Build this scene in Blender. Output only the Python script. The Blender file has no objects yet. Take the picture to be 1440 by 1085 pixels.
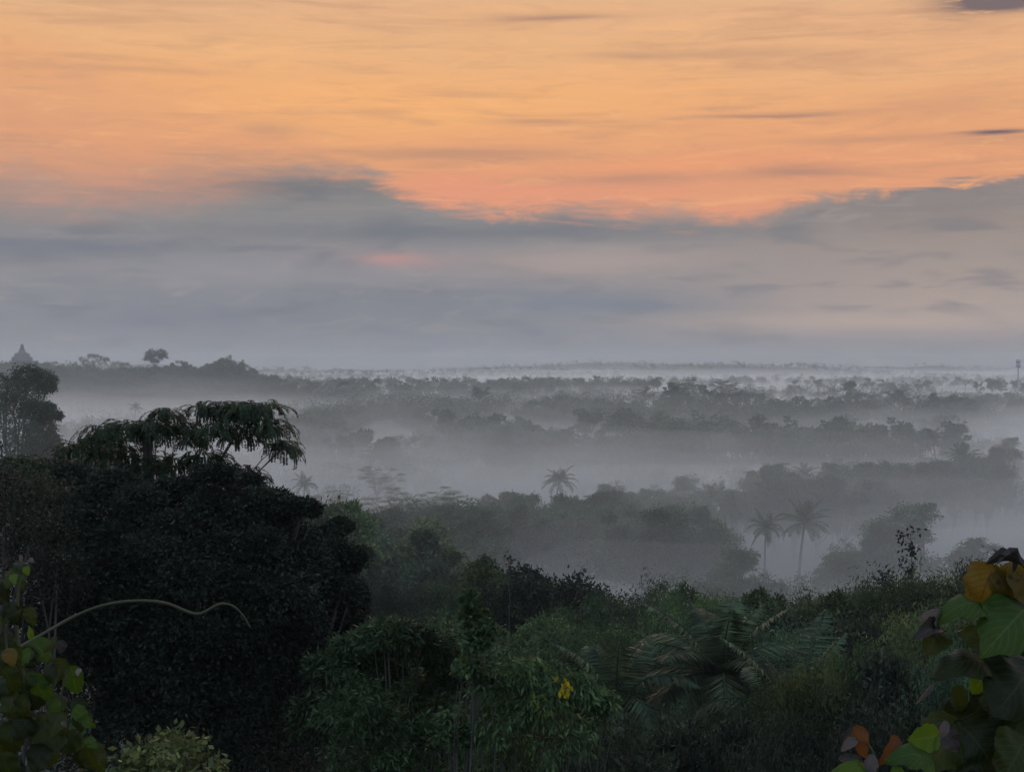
import bpy, math, random
import numpy as np
from mathutils import Vector, Matrix

# ------------------------------------------------------------------ camera
sc = bpy.context.scene
COL = sc.collection
FPX = 720 / math.tan(math.radians(20.0))      # focal length in photograph pixels (1440 wide)
HOR = 512.0                                   # horizon line in the photograph
CAMZ = 45.0
cam_d = bpy.data.cameras.new("camera")
cam = bpy.data.objects.new("camera", cam_d)
COL.objects.link(cam)
cam.location = (0, 0, CAMZ)
PITCH = math.atan((542.5 - HOR) / FPX)
cam.rotation_euler = (math.pi / 2 - PITCH, 0, 0)
cam_d.sensor_width = 36
cam_d.lens = 18 / math.tan(math.radians(20.0))
cam_d.clip_start = 0.05
cam_d.clip_end = 20000
sc.camera = cam

sc.view_settings.view_transform = 'Standard'
sc.view_settings.look = 'None'
sc.view_settings.gamma = 1
sc.view_settings.exposure = 0.0
sc.cycles.volume_bounces = 7
sc.cycles.max_bounces = 12
sc.cycles.diffuse_bounces = 3
sc.cycles.glossy_bounces = 2
sc.cycles.transmission_bounces = 4
sc.cycles.transparent_max_bounces = 8
sc.cycles.use_denoising = True

SUN_AZ, SUN_EL = -2.5, 4.0                    # degrees; 0 azimuth = camera forward (+y)


def lin(c):
    return tuple(((v / 255) / 12.92 if v / 255 <= .04045 else ((v / 255 + .055) / 1.055) ** 2.4) for v in c) + (1.0,)


# ------------------------------------------------------------------ world
world = bpy.data.worlds.new("World")
sc.world = world
world.use_nodes = True
nt = world.node_tree
nt.nodes.clear()
NN, LK = nt.nodes, nt.links


def M(op, *a, clamp=False):
    n = NN.new('ShaderNodeMath'); n.operation = op; n.use_clamp = clamp
    for i, v in enumerate(a):
        if isinstance(v, (int, float)): n.inputs[i].default_value = v
        else: LK.new(v, n.inputs[i])
    return n.outputs[0]


def MIX(f, a, b, mode='MIX'):
    n = NN.new('ShaderNodeMix'); n.data_type = 'RGBA'; n.blend_type = mode
    for s, v in ((n.inputs[0], f), (n.inputs[6], a), (n.inputs[7], b)):
        if isinstance(v, (int, float)): s.default_value = v
        elif isinstance(v, tuple): s.default_value = v
        else: LK.new(v, s)
    return n.outputs[2]


def SMOOTH(v, lo, hi):
    n = NN.new('ShaderNodeMapRange'); n.interpolation_type = 'SMOOTHSTEP'
    LK.new(v, n.inputs[0])
    n.inputs[1].default_value = lo; n.inputs[2].default_value = hi
    return n.outputs[0]


def RAMP(v, lo, hi, stops):
    t = M('DIVIDE', M('SUBTRACT', v, lo), hi - lo, clamp=True)
    n = NN.new('ShaderNodeValToRGB'); LK.new(t, n.inputs[0])
    cr = n.color_ramp
    while len(cr.elements) < len(stops): cr.elements.new(.5)
    for e, (p, c) in zip(cr.elements, stops):
        e.position = (p - lo) / (hi - lo); e.color = lin(c)
    return n.outputs[0]


def CURVE(v, lo, hi, pts):
    t = M('DIVIDE', M('SUBTRACT', v, lo), hi - lo, clamp=True)
    n = NN.new('ShaderNodeFloatCurve'); LK.new(t, n.inputs['Value'])
    c = n.mapping.curves[0]
    P = [((a - lo) / (hi - lo), b) for a, b in pts]
    c.points[0].location = P[0]; c.points[-1].location = P[-1]
    for p in P[1:-1]: c.points.new(*p)
    n.mapping.update()
    return n.outputs[0]


def az_of(px): return math.degrees(math.atan((px - 720) / FPX))
def el_of(py, px=720): return math.degrees(math.atan((HOR - py) / FPX * math.cos(math.radians(az_of(px)))))


tc = NN.new('ShaderNodeTexCoord')
sx = NN.new('ShaderNodeSeparateXYZ'); LK.new(tc.outputs['Generated'], sx.inputs[0])
AZ = M('MULTIPLY', M('ARCTAN2', sx.outputs[0], sx.outputs[1]), 57.29578)
EL = M('MULTIPLY', M('ARCSINE', M('MAXIMUM', M('MINIMUM', sx.outputs[2], 1.0), -1.0)), 57.29578)


def NOISE(sa, se, scale, detail=4, rough=.55, dist=0., off=0.):
    c = NN.new('ShaderNodeCombineXYZ')
    LK.new(M('MULTIPLY', AZ, sa), c.inputs[0]); LK.new(M('MULTIPLY', EL, se), c.inputs[1]); c.inputs[2].default_value = off
    n = NN.new('ShaderNodeTexNoise'); LK.new(c.outputs[0], n.inputs['Vector'])
    n.inputs['Scale'].default_value = scale; n.inputs['Detail'].default_value = detail
    n.inputs['Roughness'].default_value = rough; n.inputs['Distortion'].default_value = dist
    return n.outputs[0]


def BLOB(px, py, wx, wy, amp=1.0, warp=None):
    a0, e0 = az_of(px), el_of(py, px)
    wa, we = wx / FPX * 57.3, wy / FPX * 57.3
    e = EL if warp is None else M('ADD', EL, warp)
    q = M('ADD', M('POWER', M('ABSOLUTE', M('DIVIDE', M('SUBTRACT', AZ, a0), wa)), 2.0),
          M('POWER', M('ABSOLUTE', M('DIVIDE', M('SUBTRACT', e, e0), we)), 2.0))
    return M('MULTIPLY', M('EXPONENT', M('MULTIPLY', q, -1.0)), amp)


n_big = NOISE(.09, .38, 1.0, 4, .5, .6, 3.1)
n_str = NOISE(.14, 1.5, 1.0, 6, .58, .5, 7.7)
n_fine = NOISE(.5, 4.0, 1.0, 5, .6, .4, 1.3)
warp_s = M('MULTIPLY', M('SUBTRACT', n_str, .5), 1.1)
warp_b = M('MULTIPLY', M('SUBTRACT', n_big, .5), 2.2)

# high cloud sheet lit orange
sheet = RAMP(M('ADD', EL, M('MULTIPLY', M('SUBTRACT', n_big, .5), 3.0)), 0, 45, [
    (0, (216, 146, 120)), (6.3, (230, 152, 118)), (7.6, (228, 156, 114)), (9, (236, 166, 114)), (10.9, (242, 177, 118)),
    (12.9, (234, 180, 128)), (15, (228, 178, 138)), (22, (214, 200, 196)), (32, (196, 208, 226)), (45, (192, 220, 254))])  # unseen upper stops raised to pale blue to brighten the mist
sheet = MIX(BLOB(560, 150, 330, 42, .75, warp_b), sheet, lin((251, 182, 112)))
sheet = MIX(BLOB(300, 68, 190, 12, .6, warp_s), sheet, lin((248, 190, 128)))
sheet = MIX(BLOB(0, 160, 230, 80, .6, warp_b), sheet, lin((216, 154, 118)))
sheet = MIX(BLOB(960, 235, 260, 16, .7, warp_s), sheet, lin((240, 158, 112)))
sheet = MIX(BLOB(700, 268, 150, 22, .6, warp_s), sheet, lin((234, 150, 120)))
sheet = MIX(BLOB(1350, 60, 300, 60, .4, warp_b), sheet, lin((230, 174, 136)))
streak = M('MULTIPLY', SMOOTH(n_str, .48, .72), .42)
sheet = MIX(streak, sheet, lin((184, 138, 112)))
n_mot = NOISE(.35, 2.2, 1.0, 7, .65, .9, 21.)
sheet = MIX(M('MULTIPLY', SMOOTH(n_mot, .50, .74), .30), sheet, lin((196, 146, 116)))
sheet = MIX(M('MULTIPLY', SMOOTH(n_mot, .48, .30), .32), sheet, lin((255, 190, 128)))
sheet = MIX(M('MULTIPLY', SMOOTH(n_fine, .55, .8), .18), sheet, lin((170, 130, 112)))
sheet = MIX(M('MULTIPLY', SMOOTH(M('MULTIPLY', n_big, n_fine), .28, .5), .22), sheet, lin((255, 190, 120)))
for a in ((640, 218, 190, 9, .55), (1120, 243, 80, 9, .7), (890, 253, 110, 8, .5), (780, 27, 85, 5, .75), (1040, 78, 120, 8, .35),
          (200, 100, 120, 5, .3), (900, 82, 70, 7, .35), (380, 185, 50, 12, .4), (1080, 163, 110, 3.2, .75), (760, 172, 70, 4, .5),
          (1250, 198, 150, 6, .35), (1330, 150, 110, 22, .25)):
    sheet = MIX(BLOB(*a, warp=M('MULTIPLY', warp_s, .45)), sheet, lin((158, 124, 112)))
sheet = MIX(.13, sheet, lin((226, 178, 146)))
rag = SMOOTH(NOISE(.6, 5.0, 1.0, 6, .65, .5, 5.5), .26, .5)
sheet = MIX(M('MULTIPLY', rag, BLOB(1410, 2, 80, 16, 1.5, M('MULTIPLY', warp_s, .5)), clamp=True), sheet, lin((124, 108, 108)))
sheet = MIX(M('MULTIPLY', rag, BLOB(1400, 187, 45, 2.6, 1.0, M('MULTIPLY', warp_s, .25)), clamp=True), sheet, lin((112, 100, 108)))

# low grey cloud bank
edge = CURVE(AZ, -25, 25, [(-25, el_of(230, 0) / 12), (az_of(0), el_of(238, 0) / 12), (az_of(150), el_of(246, 150) / 12), (az_of(290), el_of(236, 290) / 12),
                           (az_of(400), el_of(228, 400) / 12), (az_of(500), el_of(238, 500) / 12), (az_of(570), el_of(268, 570) / 12), (az_of(630), el_of(288, 630) / 12),
                           (az_of(700), el_of(297, 700) / 12), (az_of(800), el_of(291, 800) / 12), (az_of(930), el_of(300, 930) / 12),
                           (az_of(1050), el_of(300, 1050) / 12), (az_of(1130), el_of(281, 1130) / 12), (az_of(1250), el_of(268, 1250) / 12),
                           (az_of(1350), el_of(258, 1350) / 12), (az_of(1440), el_of(246, 1440) / 12), (25, el_of(240, 1440) / 12)])
d = M('SUBTRACT', M('ADD', M('MULTIPLY', edge, 12.0), M('MULTIPLY', M('SUBTRACT', n_fine, .5), .5)), EL)
n_bil = NOISE(.42, 1.5, 1.0, 6, .62, 1.0, 11.2)
d = M('ADD', d, M('ADD', M('MULTIPLY', M('SUBTRACT', n_str, .5), 1.2), M('MULTIPLY', M('SUBTRACT', n_bil, .5), 1.8)))
soft = CURVE(AZ, -25, 25, [(-25, .9), (az_of(100), 1.5), (az_of(420), .8), (az_of(650), .35), (az_of(1000), .5), (az_of(1250), .22), (az_of(1440), .15), (25, .3)])
bankmask = M('DIVIDE', M('ADD', d, M('MULTIPLY', soft, 1.0)), M('MULTIPLY', soft, 2.6), clamp=True)
bankmask = SMOOTH(bankmask, 0, 1)
cool = RAMP(EL, -4, 10, [(-4, (110, 114, 126)), (0, (132, 136, 145)), (1.0, (134, 136, 145)), (2.6, (132, 134, 142)), (4.2, (140, 138, 143)),
                         (5.6, (136, 135, 137)), (7.0, (144, 138, 134)), (9, (170, 145, 126))])
warm = RAMP(EL, -4, 10, [(-4, (118, 116, 124)), (0, (140, 136, 142)), (1.2, (154, 145, 146)), (2.4, (176, 158, 149)), (4, (163, 149, 142)),
                         (6, (150, 137, 130)), (9, (158, 140, 126))])
bank = MIX(SMOOTH(M('ADD', AZ, M('MULTIPLY', warp_b, 3.0)), -2, 18), cool, warm)
bank = MIX(M('MULTIPLY', SMOOTH(n_big, .45, .75), .35), bank, lin((116, 119, 128)))
bank = MIX(M('MULTIPLY', SMOOTH(n_str, .5, .75), .25), bank, lin((162, 150, 148)))
bank = MIX(M('MULTIPLY', SMOOTH(n_bil, .50, .72), .5), bank, lin((160, 152, 150)))
n_bl2 = NOISE(.30, 1.2, 1.0, 2, .5, .4, 31.)
bank = MIX(M('MULTIPLY', SMOOTH(n_bl2, .50, .28), .5), bank, lin((112, 116, 126)))
for a, c in (((400, 262, 170, 20, .8), (114, 117, 122)), ((640, 326, 360, 13, .75), (116, 119, 127)), ((60, 345, 210, 15, .7), (112, 117, 130)),
             ((150, 298, 200, 14, .4), (146, 140, 138)), ((420, 385, 260, 18, .5), (152, 149, 154)), ((830, 368, 180, 22, .8), (172, 156, 150)), ((850, 428, 150, 17, .8), (120, 128, 142)),
             ((640, 480, 260, 22, .3), (124, 130, 142)), ((1240, 452, 250, 16, .75), (188, 168, 156)), ((1080, 452, 80, 8, .4), (178, 160, 152)),
             ((1330, 492, 260, 12, .5), (142, 138, 143)), ((260, 450, 200, 18, .4), (118, 122, 136)), ((950, 325, 200, 12, .4), (128, 128, 130))):
    bank = MIX(BLOB(*a, warp=M('MULTIPLY', warp_s, .7)), bank, lin(c))
bank = MIX(BLOB(552, 364, 42, 8, .6, M('MULTIPLY', warp_s, .25)), bank, lin((208, 148, 140)))
bank = MIX(BLOB(590, 368, 70, 13, .4, M('MULTIPLY', warp_s, .25)), bank, lin((172, 146, 146)))
sky = MIX(bankmask, sheet, bank)

# away from the dawn side, unseen sky brightened pale blue to light the mist
side = SMOOTH(M('ABSOLUTE', AZ), 35, 110)
sky = MIX(side, sky, RAMP(EL, -10, 60, [(-10, (80, 88, 100)), (0, (134, 146, 166)), (20, (182, 204, 236)), (60, (194, 222, 255))]))
skyt = NN.new('ShaderNodeTexSky'); skyt.sky_type = 'NISHITA'; skyt.sun_disc = False
skyt.sun_elevation = math.radians(SUN_EL); skyt.sun_rotation = math.radians(SUN_AZ)
skyt.dust_density = 2.0
nish = MIX(1.0, skyt.outputs[0], (.1, .1, .1, 1), 'MULTIPLY')
sky = MIX(M('MULTIPLY', SMOOTH(EL, 22, 60), .2), sky, nish)
bg = NN.new('ShaderNodeBackground'); LK.new(sky, bg.inputs[0]); bg.inputs[1].default_value = 1.0
wo = NN.new('ShaderNodeOutputWorld'); LK.new(bg.outputs[0], wo.inputs[0])

# sun, still behind the cloud bank: very weak and wide
sd = bpy.data.lights.new("sun", 'SUN'); sd.energy = 0.65; sd.angle = math.radians(25); sd.color = (1, .74, .5)
so = bpy.data.objects.new("sun", sd); COL.objects.link(so)
sdir = Vector((math.sin(math.radians(SUN_AZ)) * math.cos(math.radians(SUN_EL + 6)), math.cos(math.radians(SUN_AZ)) * math.cos(math.radians(SUN_EL + 6)),
               math.sin(math.radians(SUN_EL + 6))))
so.rotation_euler = sdir.to_track_quat('Z', 'Y').to_euler()


# ------------------------------------------------------------------ helpers
def new_mesh(name, V, Fq=None, Ft=None, smooth=False, mat_idx=None):
    me = bpy.data.meshes.new(name)
    V = np.asarray(V, np.float32)
    loops, starts, tot = [], [], 0
    if Fq is not None and len(Fq):
        Fq = np.asarray(Fq, np.int32); loops.append(Fq.ravel()); starts.append(np.arange(len(Fq)) * 4 + tot); tot += len(Fq) * 4
    if Ft is not None and len(Ft):
        Ft = np.asarray(Ft, np.int32); loops.append(Ft.ravel()); starts.append(np.arange(len(Ft)) * 3 + tot); tot += len(Ft) * 3
    loops = np.concatenate(loops); starts = np.concatenate(starts)
    me.vertices.add(len(V)); me.vertices.foreach_set('co', V.ravel())
    me.loops.add(len(loops)); me.loops.foreach_set('vertex_index', loops.astype(np.int32))
    me.polygons.add(len(starts)); me.polygons.foreach_set('loop_start', starts.astype(np.int32))
    me.update(calc_edges=True)
    me.validate()
    if smooth: me.polygons.foreach_set('use_smooth', np.ones(len(me.polygons), bool))
    return me


def obj(name, me, mat=None, parent=None):
    o = bpy.data.objects.new(name, me)
    if mat is not None and me is not None and not me.materials: me.materials.append(mat)
    COL.objects.link(o)
    if parent is not None: o.parent = parent
    return o


def tag(o, label=None, cat=None, group=None, kind=None):
    if label: o['label'] = label
    if cat: o['category'] = cat
    if group: o['group'] = group
    if kind: o['kind'] = kind
    return o


class Geo:
    def __init__(s): s.V, s.Q, s.n = [], [], 0
    def add(s, V, Q):
        s.V.append(np.asarray(V, float)); s.Q.append(np.asarray(Q, int) + s.n); s.n += len(V)
    def mesh(s, name, smooth=False):
        return new_mesh(name, np.concatenate(s.V), np.concatenate(s.Q), smooth=smooth)
    def leaves(s, P, D, N, L, W, mid=.45):
        """one flat four-cornered leaf for each point"""
        P = np.asarray(P, float); n = len(P)
        if n == 0: return
        D = unit(D); S = unit(np.cross(D, N))
        L = np.broadcast_to(np.asarray(L, float), (n,))[:, None]; W = np.broadcast_to(np.asarray(W, float), (n,))[:, None]
        a = P; c = P + D * L; b = P + D * L * mid + S * W / 2; d_ = P + D * L * mid - S * W / 2
        V = np.stack([a, b, c, d_], 1).reshape(-1, 3)
        s.add(V, np.arange(n * 4).reshape(-1, 4))
    def tube(s, pts, r, sides=6):
        pts = np.asarray(pts, float); r = np.broadcast_to(np.asarray(r, float), (len(pts),))
        T = np.gradient(pts, axis=0); T = unit(T)
        ref = np.array([0, 0, 1.]) if abs(T[0, 2]) < .9 else np.array([1., 0, 0])
        A = unit(np.cross(T, ref)); B = np.cross(T, A)
        th = np.arange(sides) / sides * 2 * np.pi
        V = pts[:, None] + (A[:, None] * np.cos(th)[None, :, None] + B[:, None] * np.sin(th)[None, :, None]) * r[:, None, None]
        n = len(pts); i = np.arange(n - 1)[:, None] * sides; j = np.arange(sides)[None]; k = (j + 1) % sides
        Q = np.stack([i + j, i + k, i + sides + k, i + sides + j], -1).reshape(-1, 4)
        s.add(V.reshape(-1, 3), Q)


def unit(v):
    v = np.asarray(v, float)
    return v / np.maximum(np.linalg.norm(v, axis=-1, keepdims=True), 1e-9)


def bez(p0, p1, p2, n):
    t = np.linspace(0, 1, n)[:, None]
    return (1 - t) ** 2 * np.asarray(p0) + 2 * t * (1 - t) * np.asarray(p1) + t * t * np.asarray(p2)


def sphere_dirs(rng, n, zmin=-1.0):
    z = rng.uniform(zmin, 1, n); a = rng.uniform(0, 2 * np.pi, n); q = np.sqrt(1 - z * z)
    return np.stack([q * np.cos(a), q * np.sin(a), z], 1)


def vnoise(x, y, seed=0):
    """smooth value noise, vectorised"""
    x = np.asarray(x, float); y = np.asarray(y, float)
    xi = np.floor(x).astype(np.int64); yi = np.floor(y).astype(np.int64); fx = x - xi; fy = y - yi
    fx = fx * fx * (3 - 2 * fx); fy = fy * fy * (3 - 2 * fy)
    def h(i, j):
        n = (i * 374761393 + j * 668265263 + seed * 974634777) & 0x7fffffff
        n = ((n ^ (n >> 13)) * 1274126177) & 0x7fffffff
        return ((n ^ (n >> 16)) & 0xffff) / 65535.0
    return (h(xi, yi) * (1 - fx) + h(xi + 1, yi) * fx) * (1 - fy) + (h(xi, yi + 1) * (1 - fx) + h(xi + 1, yi + 1) * fx) * fy


def fbm(x, y, seed=0, oct=4):
    s, a = 0, .5
    for k in range(oct): s = s + a * vnoise(x * 2 ** k, y * 2 ** k, seed + k); a *= .5
    return s


def ray(px, py, D):
    """point of the place seen at (px, py) of the photograph, D metres ahead"""
    u = (px - 720) / FPX; v = -(py - 542.5) / FPX
    c, s = math.cos(PITCH), math.sin(PITCH)
    dy = c + v * s; dz = -s + v * c
    t = D / dy
    return np.array([u * t, D, CAMZ + dz * t])


# ------------------------------------------------------------------ materials
def mat_new(name):
    m = bpy.data.materials.new(name); m.use_nodes = True
    t = m.node_tree; t.nodes.clear()
    o = t.nodes.new('ShaderNodeOutputMaterial')
    return m, t, o


def foliage(name, col, col2=None, trans=.3, rough=.5, spread=.55, spec=.3, tcol=None, cl=.55):
    m, t, o = mat_new(name)
    g = t.nodes.new('ShaderNodeNewGeometry'); oi = t.nodes.new('ShaderNodeObjectInfo')
    r = t.nodes.new('ShaderNodeMapRange'); t.links.new(g.outputs['Random Per Island'], r.inputs[0])
    r.inputs[3].default_value = 1 - spread; r.inputs[4].default_value = 1 + spread
    r2 = t.nodes.new('ShaderNodeMapRange'); t.links.new(oi.outputs['Random'], r2.inputs[0]); r2.inputs[3].default_value = .65; r2.inputs[4].default_value = 1.4
    mu = t.nodes.new('ShaderNodeMath'); mu.operation = 'MULTIPLY'; t.links.new(r.outputs[0], mu.inputs[0]); t.links.new(r2.outputs[0], mu.inputs[1])
    mx = t.nodes.new('ShaderNodeMix'); mx.data_type = 'RGBA'
    mx.inputs[6].default_value = (*col, 1); mx.inputs[7].default_value = (*(col2 or col), 1)
    pw = t.nodes.new('ShaderNodeMath'); pw.operation = 'POWER'; pw.inputs[1].default_value = 2.5
    fr = t.nodes.new('ShaderNodeMath'); fr.operation = 'FRACT'
    m7 = t.nodes.new('ShaderNodeMath'); m7.operation = 'MULTIPLY'; m7.inputs[1].default_value = 7.13
    t.links.new(g.outputs['Random Per Island'], m7.inputs[0]); t.links.new(m7.outputs[0], fr.inputs[0]); t.links.new(fr.outputs[0], pw.inputs[0])
    t.links.new(pw.outputs[0], mx.inputs[0])
    vm = t.nodes.new('ShaderNodeVectorMath'); vm.operation = 'SCALE'
    t.links.new(mx.outputs[2], vm.inputs[0]); t.links.new(mu.outputs[0], vm.inputs['Scale'])
    tcn = t.nodes.new('ShaderNodeTexCoord'); nn = t.nodes.new('ShaderNodeTexNoise'); nn.inputs['Scale'].default_value = cl; nn.inputs['Detail'].default_value = 2
    t.links.new(tcn.outputs['Object'], nn.inputs['Vector'])
    mr = t.nodes.new('ShaderNodeMapRange'); t.links.new(nn.outputs[0], mr.inputs[0]); mr.inputs[1].default_value = .32; mr.inputs[2].default_value = .68; mr.inputs[3].default_value = .55; mr.inputs[4].default_value = 1.6
    vm0 = vm; vm = t.nodes.new('ShaderNodeVectorMath'); vm.operation = 'SCALE'; t.links.new(vm0.outputs[0], vm.inputs[0]); t.links.new(mr.outputs[0], vm.inputs['Scale'])
    p = t.nodes.new('ShaderNodeBsdfPrincipled'); t.links.new(vm.outputs[0], p.inputs['Base Color'])
    p.inputs['Roughness'].default_value = rough + .08; p.inputs['Specular IOR Level'].default_value = spec * .6
    tr = t.nodes.new('ShaderNodeBsdfTranslucent')
    if tcol: tr.inputs[0].default_value = (*tcol, 1)
    else: t.links.new(vm.outputs[0], tr.inputs[0])
    ms = t.nodes.new('ShaderNodeMixShader'); ms.inputs[0].default_value = trans
    t.links.new(p.outputs[0], ms.inputs[1]); t.links.new(tr.outputs[0], ms.inputs[2]); t.links.new(ms.outputs[0], o.inputs[0])
    return m


def plain(name, c1, c2, scale=3., rough=.85, bump=.3, stretch=(1, 1, 1), detail=6):
    m, t, o = mat_new(name)
    tcn = t.nodes.new('ShaderNodeTexCoord'); mp = t.nodes.new('ShaderNodeMapping'); mp.inputs['Scale'].default_value = stretch
    t.links.new(tcn.outputs['Object'], mp.inputs[0])
    n = t.nodes.new('ShaderNodeTexNoise'); n.inputs['Scale'].default_value = scale; n.inputs['Detail'].default_value = detail
    t.links.new(mp.outputs[0], n.inputs['Vector'])
    mx = t.nodes.new('ShaderNodeMix'); mx.data_type = 'RGBA'; mx.inputs[6].default_value = (*c1, 1); mx.inputs[7].default_value = (*c2, 1)
    t.links.new(n.outputs[0], mx.inputs[0])
    p = t.nodes.new('ShaderNodeBsdfPrincipled'); p.inputs['Roughness'].default_value = rough
    t.links.new(mx.outputs[2], p.inputs['Base Color'])
    b = t.nodes.new('ShaderNodeBump'); b.inputs['Strength'].default_value = bump; t.links.new(n.outputs[0], b.inputs['Height']); t.links.new(b.outputs[0], p.inputs['Normal'])
    t.links.new(p.outputs[0], o.inputs[0])
    return m


MT = dict(
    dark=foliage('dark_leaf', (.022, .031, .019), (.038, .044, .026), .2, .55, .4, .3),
    green=foliage('green_leaf', (.040, .074, .030), (.09, .12, .04), .35),
    mid=foliage('mid_leaf', (.042, .078, .044), (.07, .11, .05), .3),
    fresh=foliage('fresh_leaf', (.055, .095, .035), (.12, .15, .04), .4),
    palm=foliage('palm_leaf', (.036, .062, .032), (.08, .095, .04), .28, .5),
    bamboo=foliage('bamboo_leaf', (.048, .078, .030), (.11, .12, .04), .4),
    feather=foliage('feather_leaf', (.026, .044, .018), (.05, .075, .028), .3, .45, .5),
    brown=foliage('dry_leaf', (.030, .034, .020), (.055, .05, .030), .25, .55, .4, .3),
    yellow=foliage('yellow_leaf', (.45, .36, .02), (.6, .45, .03), .5),
    olive=foliage('olive_leaf', (.048, .062, .022), (.09, .10, .032), .35, .5),
    bark=plain('bark', (.045, .036, .028), (.11, .095, .075), 6, .9, .6, (1, 1, .3)),
    palebark=plain('pale_bark', (.14, .12, .10), (.26, .23, .19), 5, .9, .5, (1, 1, .25)),
    soil=plain('forest_soil', (.020, .022, .012), (.045, .05, .026), .35, .95, .2),
    stone=plain('andesite', (.09, .09, .09), (.19, .185, .18), .6, .9, .4),
    metal=plain('tower_paint', (.35, .33, .32), (.5, .5, .5), .3, .6, .1),
)


# ------------------------------------------------------------------ terrain
def g(x, y):
    x = np.asarray(x, float); y = np.asarray(y, float)
    r = np.hypot(x * .75, np.maximum(y, 0))
    z = np.interp(r, [0, 4, 10, 20, 35, 60, 100, 160, 230, 300], [43.3, 42.3, 37, 31, 24, 17, 11, 6, 1, 0])
    z = np.where(y < 0, 43.3 + np.minimum(-y, 40) * .05 - np.maximum(np.abs(x) - 15, 0) * .2, z)
    z = z + 22 * np.exp(-((x + 82) / 40) ** 2 - ((y - 165) / 60) ** 2)             # spur on the left
    hx = np.interp(x, [-1400, -1000, -620, -500, -380, -310, -262, -200], [20, 34, 34, 31, 32, 24, 7, 0])
    z = z + hx * np.exp(-((y - 1680) / 190) ** 2) * (1 + .12 * (fbm(x / 60, y / 60, 5) - .47))                                   # temple hill
    far = np.clip((y - 300) / 600, 0, 1)
    rid = 1 - np.abs(2 * fbm(x / 620 + 3, y / 300 + 1, 3, 3) - .95) * 1.6
    z = z + far * (np.clip(rid, 0, 1) ** 1.5 - .25) * 17
    z = z + 26 * np.exp(-((x - 620) / 260) ** 2 - ((y - 4200) / 300) ** 2)
    z = z + np.clip((y - 3300) / 1900, 0, 1) * (4 + 70 * np.clip(fbm(x / 520 + 2, y / 1500, 9) - .22, 0, 1))
    return z


def terrain():
    rr = np.concatenate([[0], np.geomspace(2, 6300, 150)])
    th = np.radians(np.linspace(-62, 62, 190))
    R, T = np.meshgrid(rr, th, indexing='ij')
    X = R * np.sin(T) * 1.0; Y = R * np.cos(T) - 6
    Z = g(X, Y)
    V = np.stack([X, Y, Z], -1).reshape(-1, 3)
    n, m = R.shape
    i = np.arange(n - 1)[:, None] * m; j = np.arange(m - 1)[None]
    Q = np.stack([i + j, i + j + 1, i + m + j + 1, i + m + j], -1).reshape(-1, 4)[:, ::-1]
    me = new_mesh('ground', V, Q, smooth=True)
    o = obj('ground', me, MT['soil']); tag(o, kind='structure')


terrain()


# ------------------------------------------------------------------ air
def vol_mat(name, dens, col, an=.25):
    m, t, o = mat_new(name)
    v = t.nodes.new('ShaderNodeVolumePrincipled')
    v.inputs['Color'].default_value = (*col, 1); v.inputs['Density'].default_value = dens; v.inputs['Anisotropy'].default_value = an
    t.links.new(v.outputs[0], o.inputs['Volume'])
    return m


def haze_box():
    x0, x1, y0, y1, z0, z1 = -6000, 6000, -60, 6400, -8, 92
    V = [(x, y, z) for z in (z0, z1) for y in (y0, y1) for x in (x0, x1)]
    Q = [(0, 2, 3, 1), (4, 5, 7, 6), (0, 1, 5, 4), (2, 6, 7, 3), (0, 4, 6, 2), (1, 3, 7, 5)]
    o = obj('haze', new_mesh('haze', V, Q), vol_mat('haze_air', HAZE, (.87, .96, 1.0), .2)); tag(o, kind='stuff')


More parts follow.
